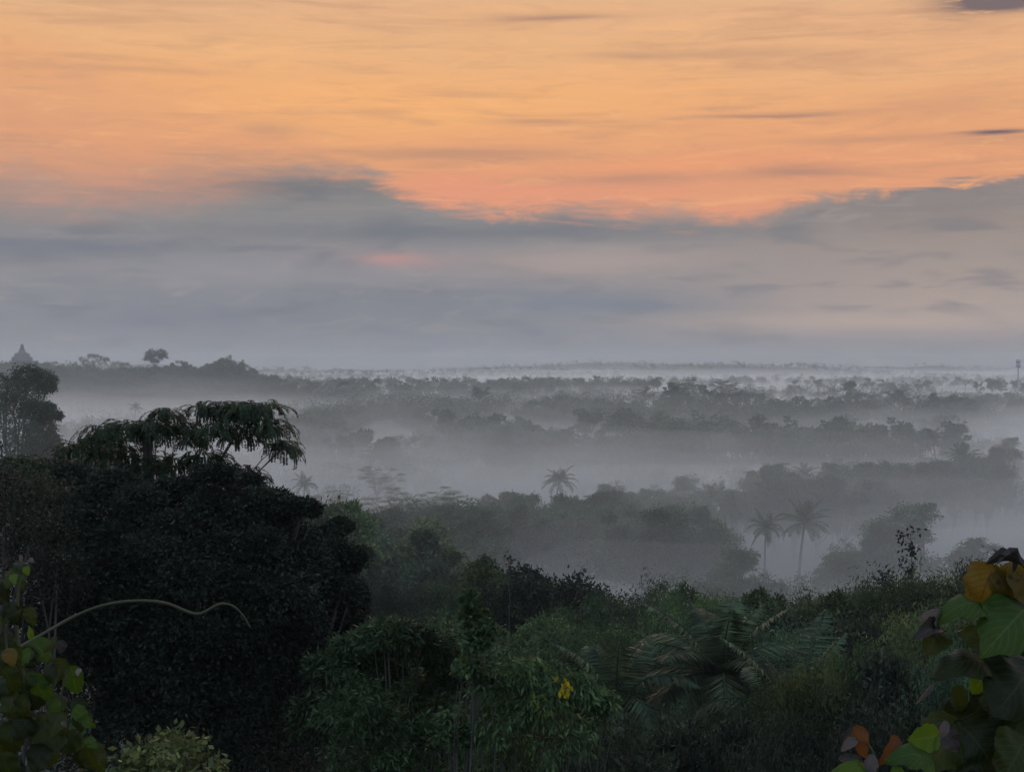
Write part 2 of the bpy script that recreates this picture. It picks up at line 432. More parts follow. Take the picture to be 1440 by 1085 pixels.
def mist_layer(top, dens, seed, amp, r0=70, half=34):
    """one closed body of ground mist with an uneven top"""
    rr = np.geomspace(r0, 5200, 120); th = np.radians(np.linspace(-half, half, 130))
    R, T = np.meshgrid(rr, th, indexing='ij'); X = R * np.sin(T); Y = R * np.cos(T)
    n1 = fbm(X / 130 + 5, Y / 90 + 3, seed) - .47
    n2 = fbm(X / 500 + 5, Y / 330 + 3, seed + 40) - .47
    Z = top + amp * (n1 * 1.4 + n2 * 2.2)
    for (bx, by, wx, wy, h) in MOUNDS:
        Z = Z + h * (top / 20.0) * np.exp(-((X - bx) / wx) ** 2 - ((Y - by) / wy) ** 2)
    clear = np.zeros_like(Z)
    for (bx, by, H) in STAND:
        sy = 16 + by * .035; sx = 10 + by * .012
        i0 = np.searchsorted(rr, max(by - 3 * sy, r0)); i1 = np.searchsorted(rr, (by + 3 * sy) / math.cos(math.radians(28)))
        if i1 <= i0: continue
        sl = slice(max(i0 - 1, 0), i1 + 1)
        clear[sl] += H / 15 * np.exp(-((X[sl] - bx) / sx) ** 2 - ((Y[sl] - by + sy * .45) / sy) ** 2)
    Z = Z * (1 - .42 * np.clip((Y - 900) / 900, 0, 1) * np.clip((-X + 500) / 1000, .35, 1))
    Z = Z - 17 * (1 - np.exp(-clear * .8)) * np.interp(Y, [0, 330, 460], [.42, .42, 1.])
    Z = np.maximum(Z, -6.5)
    e = np.minimum(1, np.minimum((R - r0) / 60, 1))
    Z = -6.5 + (Z + 6.5) * np.clip(e, 0, 1) ** .6
    n, m = R.shape
    Vt = np.stack([X, Y, Z], -1).reshape(-1, 3); Vb = Vt.copy(); Vb[:, 2] = -7
    i = np.arange(n - 1)[:, None] * m; j = np.arange(m - 1)[None]
    Qt = np.stack([i + j, i + m + j, i + m + j + 1, i + j + 1], -1).reshape(-1, 4)[:, ::-1]
    N = n * m
    Qb = Qt[:, ::-1] + N
    ring = np.concatenate([np.arange(m), np.arange(1, n) * m + m - 1, (n - 1) * m + np.arange(m - 2, -1, -1), np.arange(n - 2, 0, -1) * m])
    a = ring; b = np.roll(ring, -1)
    Qs = np.stack([a, b, b + N, a + N], 1)
    o = obj('mist', new_mesh('mist', np.concatenate([Vt, Vb]), np.concatenate([Qt, Qb, Qs])), vol_mat('mist_air', dens, (.925, .98, 1.0), .3))
    tag(o, kind='stuff')


HAZE = 1.6e-4
MOUNDS = [(-85, 140, 60, 50, 30), (-420, 1420, 440, 400, -25), (75, 250, 90, 75, 9), (-45, 395, 110, 90, 7), (60, 700, 140, 70, 4), (-110, 1150, 260, 110, 6), (330, 620, 200, 90, 3), (700, 900, 260, 150, 4), (-300, 800, 160, 120, 5)]
STAND = []
haze_box()


# ------------------------------------------------------------------ plant templates (return (trunk mesh, crown mesh))
def lobed(geo, rng, lobes, nsprig, nleaf, L, aspect=.45, sprig=.24, zmin=-.5, droop=.25, outer=(.72, 1.12)):
    for (c, r) in lobes:
        c = np.asarray(c); r = np.broadcast_to(np.asarray(r, float), (3,))
        k = max(3, int(nsprig * rng.uniform(.7, 1.3)))
        dr = sphere_dirs(rng, k, zmin)
        sp = c + dr * r * rng.uniform(outer[0], outer[1], (k, 1))
        nn = k * nleaf
        base = np.repeat(sp, nleaf, 0) + rng.normal(0, 1, (nn, 3)) * (r.mean() * sprig) * np.array([1, 1, .75])
        dd = np.repeat(dr, nleaf, 0) * .6 + rng.normal(0, .6, (nn, 3)) + np.array([0, 0, -droop])
        nm = rng.normal(0, .7, (nn, 3)) + np.array([0, 0, .6])
        s = rng.uniform(.6, 1.3, nn)
        geo.leaves(base, dd, nm, L * s, L * aspect * s)


def crown_lobes(rng, R, z0, z1, n, shape='round'):
    out = []
    zc = (z0 + z1) / 2; h = (z1 - z0) / 2
    for i in range(n):
        if shape == 'round':
            if i == 0:
                bo = [(sphere_dirs(rng, 1, -.35)[0] * rng.uniform(.35, .72), rng.uniform(.6, 1.25)) for _ in range(7)]
            bd, bs = bo[i % 7]; o_ = rng.normal(0, .17 * bs, 3)
            c = np.array([(bd[0] + o_[0]) * R, (bd[1] + o_[1]) * R, zc + (bd[2] + o_[2] * 1.1) * h]); r = R * rng.uniform(.15, .30) * bs
        elif shape == 'cone':
            t = rng.uniform(0, 1) ** 1.2; a = rng.uniform(0, 6.28); q = R * (1 - t) * rng.uniform(.4, .85)
            c = np.array([math.cos(a) * q, math.sin(a) * q, z0 + (z1 - z0) * t * .93]); r = R * (.42 - .24 * t)
        elif shape == 'tall':
            if i == 0:
                bo = [(sphere_dirs(rng, 1, -.9)[0] * rng.uniform(.3, .8), rng.uniform(.6, 1.2)) for _ in range(7)]
            bd, bs = bo[i % 7]; o_ = rng.normal(0, .16 * bs, 3)
            c = np.array([(bd[0] + o_[0]) * R, (bd[1] + o_[1]) * R, zc + (bd[2] * 1.05 + o_[2]) * h]); r = R * rng.uniform(.18, .36) * bs
        elif shape == 'open':
            a = rng.uniform(0, 6.28); q = rng.uniform(.15, .85) * R; t = rng.uniform(0, 1)
            c = np.array([math.cos(a) * q, math.sin(a) * q, z0 + (z1 - z0) * (.15 + .8 * t) * (1 - .35 * (q / R) ** 2)])
            r = R * rng.uniform(.16, .30)
        out.append((c, np.array([r, r, r * .8])))
    return out


def limbs(rng, H, fork, lobes, r0, lean=0., sides=6, frac=1.0):
    ge = Geo()
    top = np.array([lean, 0, fork])
    wob = rng.normal(0, r0 * .8, (7, 3)) * np.array([1, 1, 0]); wob[0] = 0
    pts = bez((0, 0, -.6), (lean * .2, 0, fork * .5), top, 7) + wob * .5
    ge.tube(pts, np.linspace(r0 * 1.25, r0 * .75, 7), sides + 2)
    top = pts[-1]
    for c, r in lobes:
        if rng.uniform() > frac: continue
        s = pts[rng.integers(4, 7)]
        c = np.asarray(c)
        m = s * .45 + c * .55; m[2] = s[2] + (c[2] - s[2]) * .35; m[:2] += rng.normal(0, .05 * H * .3, 2)
        p = bez(s, m, c, 6) + np.vstack([np.zeros(3), rng.normal(0, r0 * .5, (4, 3)), np.zeros(3)])
        ge.tube(p, np.linspace(r0 * .5, r0 * .1, 6), sides)
        for k in range(2):
            e = c + sphere_dirs(rng, 1, -.2)[0] * np.asarray(r) * .95
            ge.tube(bez(p[3 + k], (p[4] + e) / 2 + rng.normal(0, .15, 3), e, 4), np.linspace(r0 * .2, r0 * .05, 4), 4)
    return ge


def T_broad(seed, lod, shape='round', R=5.2, H=15., z0=5.):
    rng = np.random.default_rng(seed)
    n = {'near': 44, 'mid': 36, 'far': 22}[lod]
    lb = crown_lobes(rng, R, z0, H - .6, n, shape)
    ge = Geo()
    p = {'near': (60, 24, .21), 'mid': (48, 15, .32), 'far': (17, 10, .62)}[lod]
    lobed(ge, rng, lb, p[0], p[1], p[2], aspect=.5, outer=(.55, 1.25), sprig=.2)
    tr = limbs(rng, H, z0 + 1.5, lb, .26, rng.uniform(-.6, .6), 5 if lod == 'far' else 6, .8)
    return tr.mesh('trunk', True), ge.mesh('crown')


def T_sengon(seed, lod, H=18.):
    """flat layered umbrella tree"""
    rng = np.random.default_rng(seed)
    tr = Geo(); ge = Geo()
    fork = H * .42
    tp = bez((0, 0, -.6), (.3, .1, fork * .5), (.0, .2, fork), 7)
    tr.tube(tp, np.linspace(.3, .2, 7), 7)
    pads = []
    nl = 11
    for i in range(nl):
        a = i / nl * 6.28 + rng.uniform(-.4, .4); q = rng.uniform(.16, .44) * H; zt = H * (rng.uniform(.72, .98) - .18 * (q / (.44 * H)) ** 2)
        e = np.array([math.cos(a) * q, math.sin(a) * q, zt])
        mctl = np.array([math.cos(a) * q * .35, math.sin(a) * q * .35, fork + (zt - fork) * .75])
        p = bez(tp[-1], mctl, e, 9)
        tr.tube(p, np.linspace(.17, .04, 9), 5)
        pads.append((e, q))
        for k in (4, 5, 6, 7):
            if rng.uniform() < .75:
                b = rng.uniform(0, 6.28); ll = rng.uniform(.06, .14) * H
                f = p[k] + np.array([math.cos(b) * ll, math.sin(b) * ll, ll * .25])
                tr.tube(bez(p[k], (p[k] + f) / 2 + np.array([0, 0, .2]), f, 4), np.linspace(.07, .03, 4), 4)
                pads.append((f, q))
    k, nf, L = {'near': (45, 26, .2), 'mid': (24, 16, .26), 'far': (9, 9, .6)}[lod]
    lobes = [(c, np.array([1, 1, .24]) * H * rng.uniform(.05, .095)) for c, q in pads]
    for c, r in lobes:
        kk = k
        d = sphere_dirs(rng, kk, -1); qq = rng.uniform(0, 1, (kk, 1)) ** .5
        sp = c + d * r * qq
        nn = kk * nf
        base = np.repeat(sp, nf, 0) + rng.normal(0, 1, (nn, 3)) * np.array([.045, .045, .008]) * H * .5
        dd = rng.normal(0, 1, (nn, 3)) * np.array([1, 1, .15]); nm = rng.normal(0, .3, (nn, 3)) + np.array([0, 0, 1])
        ge.leaves(base, dd, nm, L * rng.uniform(.6, 1.3, nn), L * .4)
    return tr.mesh('trunk', True), ge.mesh('crown')


def frond(geo, rng, base, az, el, length, nst, leaf, w, droop=1.7, stalk=None, sides=4, hang=.5):
    n = nst
    t = np.linspace(0, 1, n)
    ang = el - droop * t ** 1.4
    ds = length / (n - 1)
    h = np.concatenate([[0], np.cumsum(np.cos(ang[:-1]) * ds)]); v = np.concatenate([[0], np.cumsum(np.sin(ang[:-1]) * ds)])
    hd = np.array([math.cos(az), math.sin(az), 0])
    P = np.asarray(base) + h[:, None] * hd + np.stack([0 * v, 0 * v, v], 1)
    T = unit(np.gradient(P, axis=0)); S = np.array([-math.sin(az), math.cos(az), 0])
    (stalk or geo).tube(P[::max(1, n // 10)], np.linspace(.05, .012, len(P[::max(1, n // 10)])), sides)
    k = P[2:]; Tk = T[2:]; tt = t[2:]
    prof = np.clip(np.sin(np.pi * np.clip(tt * .92 + .08, 0, 1)) ** .6, .15, 1)
    for sgn in (-1, 1):
        dd = Tk * .55 + S * sgn * .9 + np.array([0, 0, -hang]) + rng.normal(0, .08, k.shape)
        nm = np.cross(dd, Tk) + rng.normal(0, .2, k.shape)
        geo.leaves(k, dd, nm, leaf * prof * rng.uniform(.85, 1.1, len(k)), w, mid=.3)


def T_palm(seed, lod, H=16., split=False, nf=None):
    rng = np.random.default_rng(seed)
    nf = nf or int(rng.integers(17, 27)); dr_ = rng.uniform(.85, 1.3)
    tr = Geo()
    lean = rng.uniform(-2., 2.)
    hc = H - 2.6
    tp = bez((0, 0, -.6), (0, 0, hc * .55), (lean, rng.uniform(-.4, .4), hc), 10)
    tr.tube(tp, np.linspace(.24, .14, 10) + np.array([.08] + [0] * 9), 8)
    n, w = {'near': (60, .10), 'mid': (24, .15), 'far': (10, .42)}[lod]
    parts = []
    ge = Geo()
    for i in range(nf):
        if split: ge = Geo()
        a = i * 2.39996 + rng.uniform(-.2, .2); q = i / nf
        el = math.radians(88 - rng.uniform(85, 125) * q ** .9 + rng.uniform(-9, 9))
        frond(ge, rng, tp[-1], a, el, rng.uniform(3.6, 5.3) * (.8 if q < .12 else 1), n, 1.05, w, droop=dr_ * (rng.uniform(.9, 1.9) if q > .2 else .7))
        if split: parts.append(ge.mesh('frond'))
    # nuts and fibre at the crown base
    nut = Geo()
    for i in range(7):
        a = rng.uniform(0, 6.28); c = tp[-1] + np.array([math.cos(a) * .28, math.sin(a) * .28, -.25 + rng.uniform(-.15, .1)])
        z = np.array([-1, -.6, 0, .6, 1]) * .14
        nut.tube(c + np.stack([0 * z, 0 * z, z], 1), np.sqrt(np.maximum(.14 ** 2 - z ** 2, 1e-5)) * .85, 7)
    return tr.mesh('trunk', True), (parts if split else ge.mesh('crown')), nut.mesh('coconuts', True)


def T_bamboo(seed, lod, H=13., spread=3.6):
    rng = np.random.default_rng(seed)
    tr = Geo(); ge = Geo()
    nc = {'near': 26, 'mid': 20, 'far': 12}[lod]
    for i in range(nc):
        a = rng.uniform(0, 6.28); q = rng.uniform(.2, 1) * spread; hh = H * rng.uniform(.7, 1) * (1 - .15 * q / spread)
        b = np.array([math.cos(a), math.sin(a), 0])
        p0 = b * rng.uniform(.1, .9) + np.array([0, 0, -.5])
        p = bez(p0, b * q * .25 + np.array([0, 0, hh * 1.15]), b * q * 1.25 + np.array([0, 0, hh * .82]), 14)
        tr.tube(p, np.linspace(.05, .012, 14), 5)
        ns, nlf, L = {'near': (16, 16, .24), 'mid': (12, 9, .42), 'far': (8, 5, .9)}[lod]
        for k in range(4, 14):
            sp = p[k] + rng.normal(0, .45, (ns, 3)) * np.array([1, 1, .7])
            nn = ns * nlf
            base = np.repeat(sp, nlf, 0) + rng.normal(0, .16, (nn, 3))
            dd = rng.normal(0, .5, (nn, 3)) + np.array([0, 0, -.55]) + b * .25
            ge.leaves(base, dd, rng.normal(0, 1, (nn, 3)), L * rng.uniform(.6, 1.2, nn), L * .17 if lod != 'far' else L * .3)
    return tr.mesh('trunk', True), ge.mesh('crown')


def T_feather(seed, H, lobes, fork, lod='near', trunk_lean=0., L=.085, kk=120):
    """drooping doubly-compound foliage on long leaf stalks (local metres)"""
    rng = np.random.default_rng(seed)
    ge = Geo(); tr = limbs(rng, H, fork, lobes, .12, trunk_lean, 7, .38)
    for c, r in lobes:
        c = np.asarray(c); r = np.asarray(r)
        k = int(kk * (r[0] * r[2]) ** .5)
        d = sphere_dirs(rng, k, -.35); base = c + d * r * rng.uniform(.35, 1.0, (k, 1))
        for b, dv in zip(base, d):
            hd = unit(np.array([dv[0], dv[1], 0]) + rng.normal(0, .35, 3) * np.array([1, 1, 0]))
            ln = rng.uniform(.35, .75)
            n = 13; t = np.linspace(0, 1, n)
            ang = rng.uniform(-.1, .7) - rng.uniform(1.2, 2.0) * t
            ds = ln / n
            P = b + np.cumsum(np.cos(ang) * ds)[:, None] * hd + np.stack([0 * t, 0 * t, np.cumsum(np.sin(ang) * ds)], 1)
            T = unit(np.gradient(P, axis=0)); S = unit(np.cross(T, [0, 0, 1]))
            for sg in (-1, 1):
                ge.leaves(P, T * .6 + S * sg * .9 + np.array([0, 0, -.25]), np.cross(T, S) + rng.normal(0, .3, P.shape), L * rng.uniform(.8, 1.2, n), L * .42)
    return tr.mesh('trunk', True), ge.mesh('crown')


def T_bare(seed, H=12.):
    rng = np.random.default_rng(seed); tr = Geo()
    def grow(p, d, l, r, k):
        e = p + d * l; m = (p + e) / 2 + rng.normal(0, l * .08, 3)
        tr.tube(bez(p, m, e, 4), np.linspace(r, r * .6, 4), 4)
        if k == 0: return
        for i in range(rng.integers(2, 4)):
            grow(e, unit(d + rng.normal(0, .5, 3) + np.array([0, 0, .12])), l * rng.uniform(.6, .85), r * .6, k - 1)
    grow(np.array([0, 0, -.5]), np.array([0, 0, 1.]), H * .3, .22, 5)
    return tr.mesh('trunk', True)


LIB = {}; HREAL = {}
def lib(kind, lod, var):
    key = (kind, lod, var)
    if key in LIB: return LIB[key]
    s = hash((len(kind), var, len(lod))) % 1000 + sum(map(ord, kind))
    if kind == 'broadleaf_tree': r = T_broad(s, lod, ['round', 'open', 'tall', 'round'][var % 4], R=[5.6, 5.8, 4.6, 6.4][var % 4], z0=[2.2, 2.5, 1.5, 3.2][var % 4])
    elif kind == 'bushy_tree': r = T_broad(s, lod, ['round', 'open', 'tall'][var % 3], R=[4.6, 5.0, 4.2][var % 3], H=12., z0=[1.5, 1.5, 1.0][var % 3])
    elif kind == 'conical_tree': r = T_broad(s, lod, 'cone', R=5., z0=2.5, H=15)
    elif kind == 'umbrella_tree': r = T_sengon(s, lod)
    elif kind == 'coconut_palm': r = T_palm(s, lod)
    elif kind == 'bamboo_clump': r = T_bamboo(s, lod)
    co = np.empty(len(r[1].vertices) * 3, np.float32); r[1].vertices.foreach_get('co', co)
    HREAL[key] = float(np.percentile(co[2::3], 99.6))
    LIB[key] = r
    return r


NOMH = dict(broadleaf_tree=15., bushy_tree=12., conical_tree=15., umbrella_tree=18., coconut_palm=16., bamboo_clump=13.)
KMAT = dict(broadleaf_tree='mid', bushy_tree='green', conical_tree='mid', umbrella_tree='green', coconut_palm='palm', bamboo_clump='bamboo')
KCAT = dict(broadleaf_tree='tree', bushy_tree='tree', conical_tree='tree', umbrella_tree='tree', coconut_palm='palm tree', bamboo_clump='bamboo')
rnd = random.Random(5)


def place(kind, px, py, H=None, D=None, label=None, group=None, wide=1.0, mat=None, lod=None, rz=None, var=None):
    """stand a tree on the ground so that its top reaches the sight line through (px, py)"""
    if D is None:
        D = 100.
        while D < 5000:
            p = ray(px, py, D)
            if p[2] - g(p[0], D) <= H: break
            D *= 1.01
    p = ray(px, py, D)
    z = float(g(p[0], D))
    hh = p[2] - z
    if lod is None: lod = 'near' if D < 135 else 'mid' if D < 520 else 'far'
    if var is None: var = rnd.randrange(4)
    r = lib(kind, lod, var)
    root = bpy.data.objects.new(kind, None); COL.objects.link(root)
    root.location = (p[0], D, z); STAND.append((p[0], D, hh))
    s = hh / HREAL[(kind, lod, var)]
    w = s * wide
    if H is None: w = wide * (s ** .5) * (1 if s > 1 else s ** .5)
    root.scale = (w, w, s)
    root.rotation_euler = (0, 0, rnd.uniform(0, 6.28) if rz is None else rz)
    tag(root, label, KCAT[kind], group)
    obj('trunk', r[0], MT['palebark' if kind == 'umbrella_tree' else 'bark'], root)
    if mat is None and D < 135 and kind in ('broadleaf_tree', 'bushy_tree', 'bamboo_clump'):
        mat = rnd.choice(['green', 'green', 'bamboo', 'mid', 'dark', 'feather', 'olive', 'palm'])
    m = MT[mat or KMAT[kind]]
    cr = obj('crown', r[1], m, root)
    if cr.material_slots and cr.material_slots[0].material != m:
        cr.material_slots[0].link = 'OBJECT'; cr.material_slots[0].material = m
    if len(r) > 2 and lod != 'far': obj('coconuts', r[2], MT['bark'], root)
    return root, D


ORD = 'first second third fourth fifth sixth seventh eighth ninth tenth eleventh twelfth thirteenth fourteenth fifteenth sixteenth seventeenth eighteenth nineteenth twentieth'.split()
def ordn(i):
    if i >= 99: return 'hundred and ' + ordn(i - 100) if i >= 100 else 'hundredth'
    if i < 20: return ORD[i]
    tens = {2: 'twenty', 3: 'thirty', 4: 'forty', 5: 'fifty', 6: 'sixty', 7: 'seventy', 8: 'eighty', 9: 'ninety'}[(i + 1) // 10]
    if (i + 1) % 10 == 0: return tens[:-1] + 'ieth'
    return tens + '-' + ORD[(i + 1) % 10 - 1]


KWORD = dict(broadleaf_tree='rounded tree', bushy_tree='bushy tree', conical_tree='pointed tree', umbrella_tree='umbrella tree',
             coconut_palm='coconut palm', bamboo_clump='bamboo clump')


def row(contour, step, H, where, group, mix=(('broadleaf_tree', 1.),), D=None, jit=4, adj='hazy', sub=0, wide=1., mat=None, clr=1.):
    """a line of separate trees whose tops follow a skyline of the photograph"""
    xs = [c[0] for c in contour]; ys = [c[1] for c in contour]
    x = xs[0]; cnt = {}
    lst = []; dist_ = max(ys) < 620 and D is None
    while x <= xs[-1]:
        y = np.interp(x, xs, ys)
        lst.append((x + rnd.uniform(-.3, .3) * step, y - jit * .4 + rnd.choice((0, .5, 1, 1, 2.2, 2.2, -1.6 if dist_ else 0)) * jit * rnd.uniform(.6, 1.2)))
        for k in range(sub): lst.append((x + rnd.uniform(-.5, .5) * step, y + rnd.uniform(1.5, 5) * jit))
        x += step
    lst.sort()
    names = [m[0] for m in mix]; wts = [m[1] for m in mix]
    for (x, y) in lst:
        k = rnd.choices(names, wts)[0]
        i = cnt.get(k, 0); cnt[k] = i + 1
        h = rnd.uniform(*H)
        if k == 'coconut_palm': y -= jit * 1.3
        dd = None if D is None else np.interp(x, [d_[0] for d_ in D], [d_[1] for d_ in D]) * rnd.uniform(.95, 1.06)
        place(k, x, y, h, dd, f"{adj} {KWORD[k]}, {ordn(i)} such from left {where}", group, wide=wide * rnd.uniform(.85, 1.2), mat=mat)
        if clr < 1: STAND[-1] = (*STAND[-1][:2], STAND[-1][2] * clr)


B, U, C_, P_, BM, BU = 'broadleaf_tree', 'umbrella_tree', 'conical_tree', 'coconut_palm', 'bamboo_clump', 'bushy_tree'

# temple hill
row([(-10, 510), (30, 507), (60, 507), (95, 514), (140, 521), (180, 516), (225, 513), (245, 507), (268, 508), (272, 513), (290, 509), (318, 503), (335, 509), (352, 518), (380, 528), (392, 530)],
    9, (11, 17), 'along the temple hill', 'trees on the temple hill', ((B, 8), (C_, 2), (P_, .5)), D=[(-10, 1640), (400, 1600)], jit=1.5, adj='dark blue', sub=1)
place(U, 165, 509, None, 1850, 'low pale umbrella tree just right of the large pale one behind the temple hill', wide=1.4, lod='mid')
place(B, 320, 500, None, 1610, 'small bumpy tree crowning the right end of the temple hill', wide=.9, var=1)
# rows, far to near
row([(395, 533), (430, 534), (470, 534), (510, 532), (540, 534)], 17, (15, 21), 'in the far dark row', 'far dark row of clumped trees', adj='small dark', jit=1.5)
for x, y in ((568, 536), (600, 531), (623, 532), (675, 543), (480, 532)):
    place(B, x, y, 18, None, {568: 'low dark rounded tree left of the twin trees in the far row', 600: 'left one of the twin dark trees in the far row', 623: 'right one of the twin dark trees in the far row',
          675: 'low spreading tree alone on pale mist right of the twin trees', 480: 'dark rounded tree near the middle of the far row'}[x], 'far dark row of clumped trees', wide=1.1)
row([(700, 533), (760, 532), (820, 531), (880, 533), (940, 534)], 15, (15, 20), 'in the pale far row in the middle', 'pale far row in the middle', ((B, 5), (P_, 1)), adj='pale', jit=2)
row([(940, 541), (1000, 543), (1060, 551), (1075, 553)], 16, (14, 18), 'under the tall umbrella trees', 'trees under the tall umbrella trees', ((B, 3), (BU, 2)), jit=4, sub=1)
place(U, 962, 530, 24, None, 'tall umbrella tree with layered top on the far right-centre rise', wide=1.2)
place(U, 1020, 533, 24, None, 'second tall umbrella tree right of the layered one on the rise', wide=1.2)
place(U, 905, 543, 22, None, 'umbrella tree poking above the far side of the rounded wood', wide=1.1)
row([(1080, 561), (1110, 563), (1150, 562), (1190, 552), (1240, 549), (1300, 549), (1350, 556), (1410, 548), (1450, 552)], 19, (15, 20), 'in the upper right row', 'upper right row of trees', ((B, 6), (U, 1), (P_, .8)), jit=3, sub=1)
row([(1120, 534), (1190, 531), (1215, 529), (1260, 534), (1300, 533), (1360, 529), (1380, 533), (1450, 536)], 17, (15, 20), 'in the topmost right row', 'topmost right row of trees', ((B, 6), (U, 1.5)), jit=2, adj='faint')
row([(395, 584), (430, 578), (470, 574), (510, 566), (530, 561), (565, 563), (600, 568), (640, 576), (660, 586), (700, 590)], 18, (16, 21), 'in the left misty wood', 'left misty wood', ((B, 6), (P_, 1.5), (BU, 1)), jit=3, sub=1)
place(U, 617, 558, 22, None, 'umbrella tree rising at the right of the left misty wood')
place(U, 677, 562, 20, None, 'dark umbrella tree standing clear against pale mist beside the bare tree', wide=.9)
row([(715, 590), (735, 577), (765, 562), (790, 556), (830, 561), (870, 561), (905, 563), (925, 578), (950, 584)], 18, (17, 22), 'in the rounded misty wood', 'rounded misty wood in the middle', ((B, 7), (U, .6), (P_, .6)), jit=3, sub=2)
row([(430, 612), (500, 610), (560, 612), (640, 612), (680, 604), (718, 602), (755, 612), (785, 604), (830, 602), (880, 606)], 24, (16, 20), 'in the dim row over bright mist', 'low dim row of trees', ((B, 5), (P_, 2), (U, .5)), jit=4, adj='dim', clr=.25)
row([(860, 600), (925, 590), (945, 588), (1000, 582), (1010, 577), (1050, 589), (1090, 592), (1120, 596), (1160, 590), (1215, 590), (1260, 588), (1300, 594), (1345, 590), (1360, 604)], 22, (16, 21), 'in the long right-hand middle row', 'long right middle row', ((B, 8), (P_, 1), (C_, .5)), jit=3, sub=1)
place(B, 1328, 583, 20, None, 'dark knobbly tree at the right end of the long middle row', wide=1.1)
place(P_, 1012, 572, 20, None, 'green-topped palm above the long right middle row')
row([(1380, 640), (1425, 616), (1450, 612)], 24, (17, 21), 'at the right edge below the long middle row', 'right edge trees', ((B, 3),), jit=3)
row([(960, 672), (1000, 680), (1040, 690), (1060, 668)], 26, (15, 18), 'left end of the palm row', 'palm row on the right', ((P_, 2), (B, 3)), jit=5)
row([(1075, 656), (1100, 655), (1130, 657), (1165, 652), (1200, 655), (1250, 660)], 30, (16, 20), 'in the palm row', 'palm row on the right', ((B, 3), (P_, 1.2)), jit=4, sub=1)
place(U, 1098, 650, 20, None, 'umbrella tree at the left end of the palm row')
row([(1200, 655), (1235, 652), (1290, 655), (1330, 648), (1400, 660)], 21, (16, 20), 'among the tufted palms of the palm row', 'palm row on the right', ((P_, 4), (B, 4)), jit=5)
place(P_, 1353, 622, 22, None, 'tallest palm of the tufted right-hand group')
place(B, 1310, 652, 18, None, 'round tree left of the tallest tufted palm', wide=1.3)
place(B, 1390, 655, 18, None, 'dark round tree right of the tallest tufted palm', wide=1.2)
# central ridge and palms
row([(480, 722), (520, 730), (570, 722), (610, 712), (660, 706), (700, 696), (735, 694), (765, 700)], 32, (15, 19), 'along the left half of the central ridge', 'central ridge of trees', ((B, 5), (BU, 2), (P_, .7)), jit=6, sub=2)
row([(790, 690), (830, 688), (860, 682), (900, 686), (945, 694), (980, 712), (1000, 745)], 32, (15, 19), 'along the right half of the central ridge', 'central ridge of trees', ((B, 6), (BU, 1), (P_, .3)), jit=6, sub=2)
place(U, 590, 683, 17, None, 'pale umbrella tree drifting in bright mist left of the central ridge', wide=1.3)
place(U, 640, 692, 19, None, 'green umbrella tree at the back of the central ridge', wide=1.0)
place(U, 530, 655, 16, None, 'faint umbrella tree almost lost in the bright mist')
place(U, 560, 695, 17, None, 'low faint umbrella tree in the mist behind the ridge', wide=1.3)
place(P_, 548, 703, 17, None, 'bushy coconut palm at the left end of the central ridge')
heropalms = [(778, 660, 17.5, 'tall coconut palm rising above the middle of the central ridge'),
             (1033, 694, 17, 'coconut palm in the mist, uppermost of the right group'),
             (1075, 722, 17, 'coconut palm in the mist between two taller palms'),
             (1123, 712, 18, 'large coconut palm with spread fronds in the grey mist')]


def hero_palm(px, py, H, D, label, seed, wide=1., mat='palm', nf=26, lod='mid', kind='coconut_palm', cat='palm tree'):
    if D is None:
        D = 100.
        while D < 5000:
            p = ray(px, py, D)
            if p[2] - g(p[0], D) <= H: break
            D *= 1.01
    p = ray(px, py, D); z = float(g(p[0], D)); s = (p[2] - z) / 16.
    tr, fr, nut = T_palm(seed, lod, split=True, nf=nf)
    root = bpy.data.objects.new(kind, None); COL.objects.link(root); root.location = (p[0], D, z)
    if H: root.scale = (s * wide, s * wide, s)
    else: root.scale = (wide, wide, s)
    tag(root, label, cat)
    obj('trunk', tr, MT['bark'], root); obj('coconuts', nut, MT['bark'], root)
    for f in fr: obj('frond', f, MT[mat], root)


for i, a in enumerate(heropalms): hero_palm(a[0], a[1], a[2], None, a[3], 50 + i, wide=(1.1, 1.0, .9, 1.2)[i])
row([(985, 715), (1010, 745), (1040, 770), (1060, 800)], 26, (13, 16), 'beneath the misty palms', 'trees beneath the misty palms', ((B, 2), (BU, 1), (P_, .4)), jit=5)
place(B, 1292, 713, 19, None, 'large round-crowned tree dissolving in mist on the right', wide=1.35, var=0)
place(B, 1235, 735, 17, None, 'smaller round crown leaning out left of the large misty round tree', wide=.9, var=3)
place(BU, 1188, 777, 13, None, 'smooth dark mound of a tree in mist above the near bamboo', wide=1.1, var=0)
place(BU, 1380, 760, 14, None, 'faint tree at the right of the large misty round tree', wide=1.0, var=1)
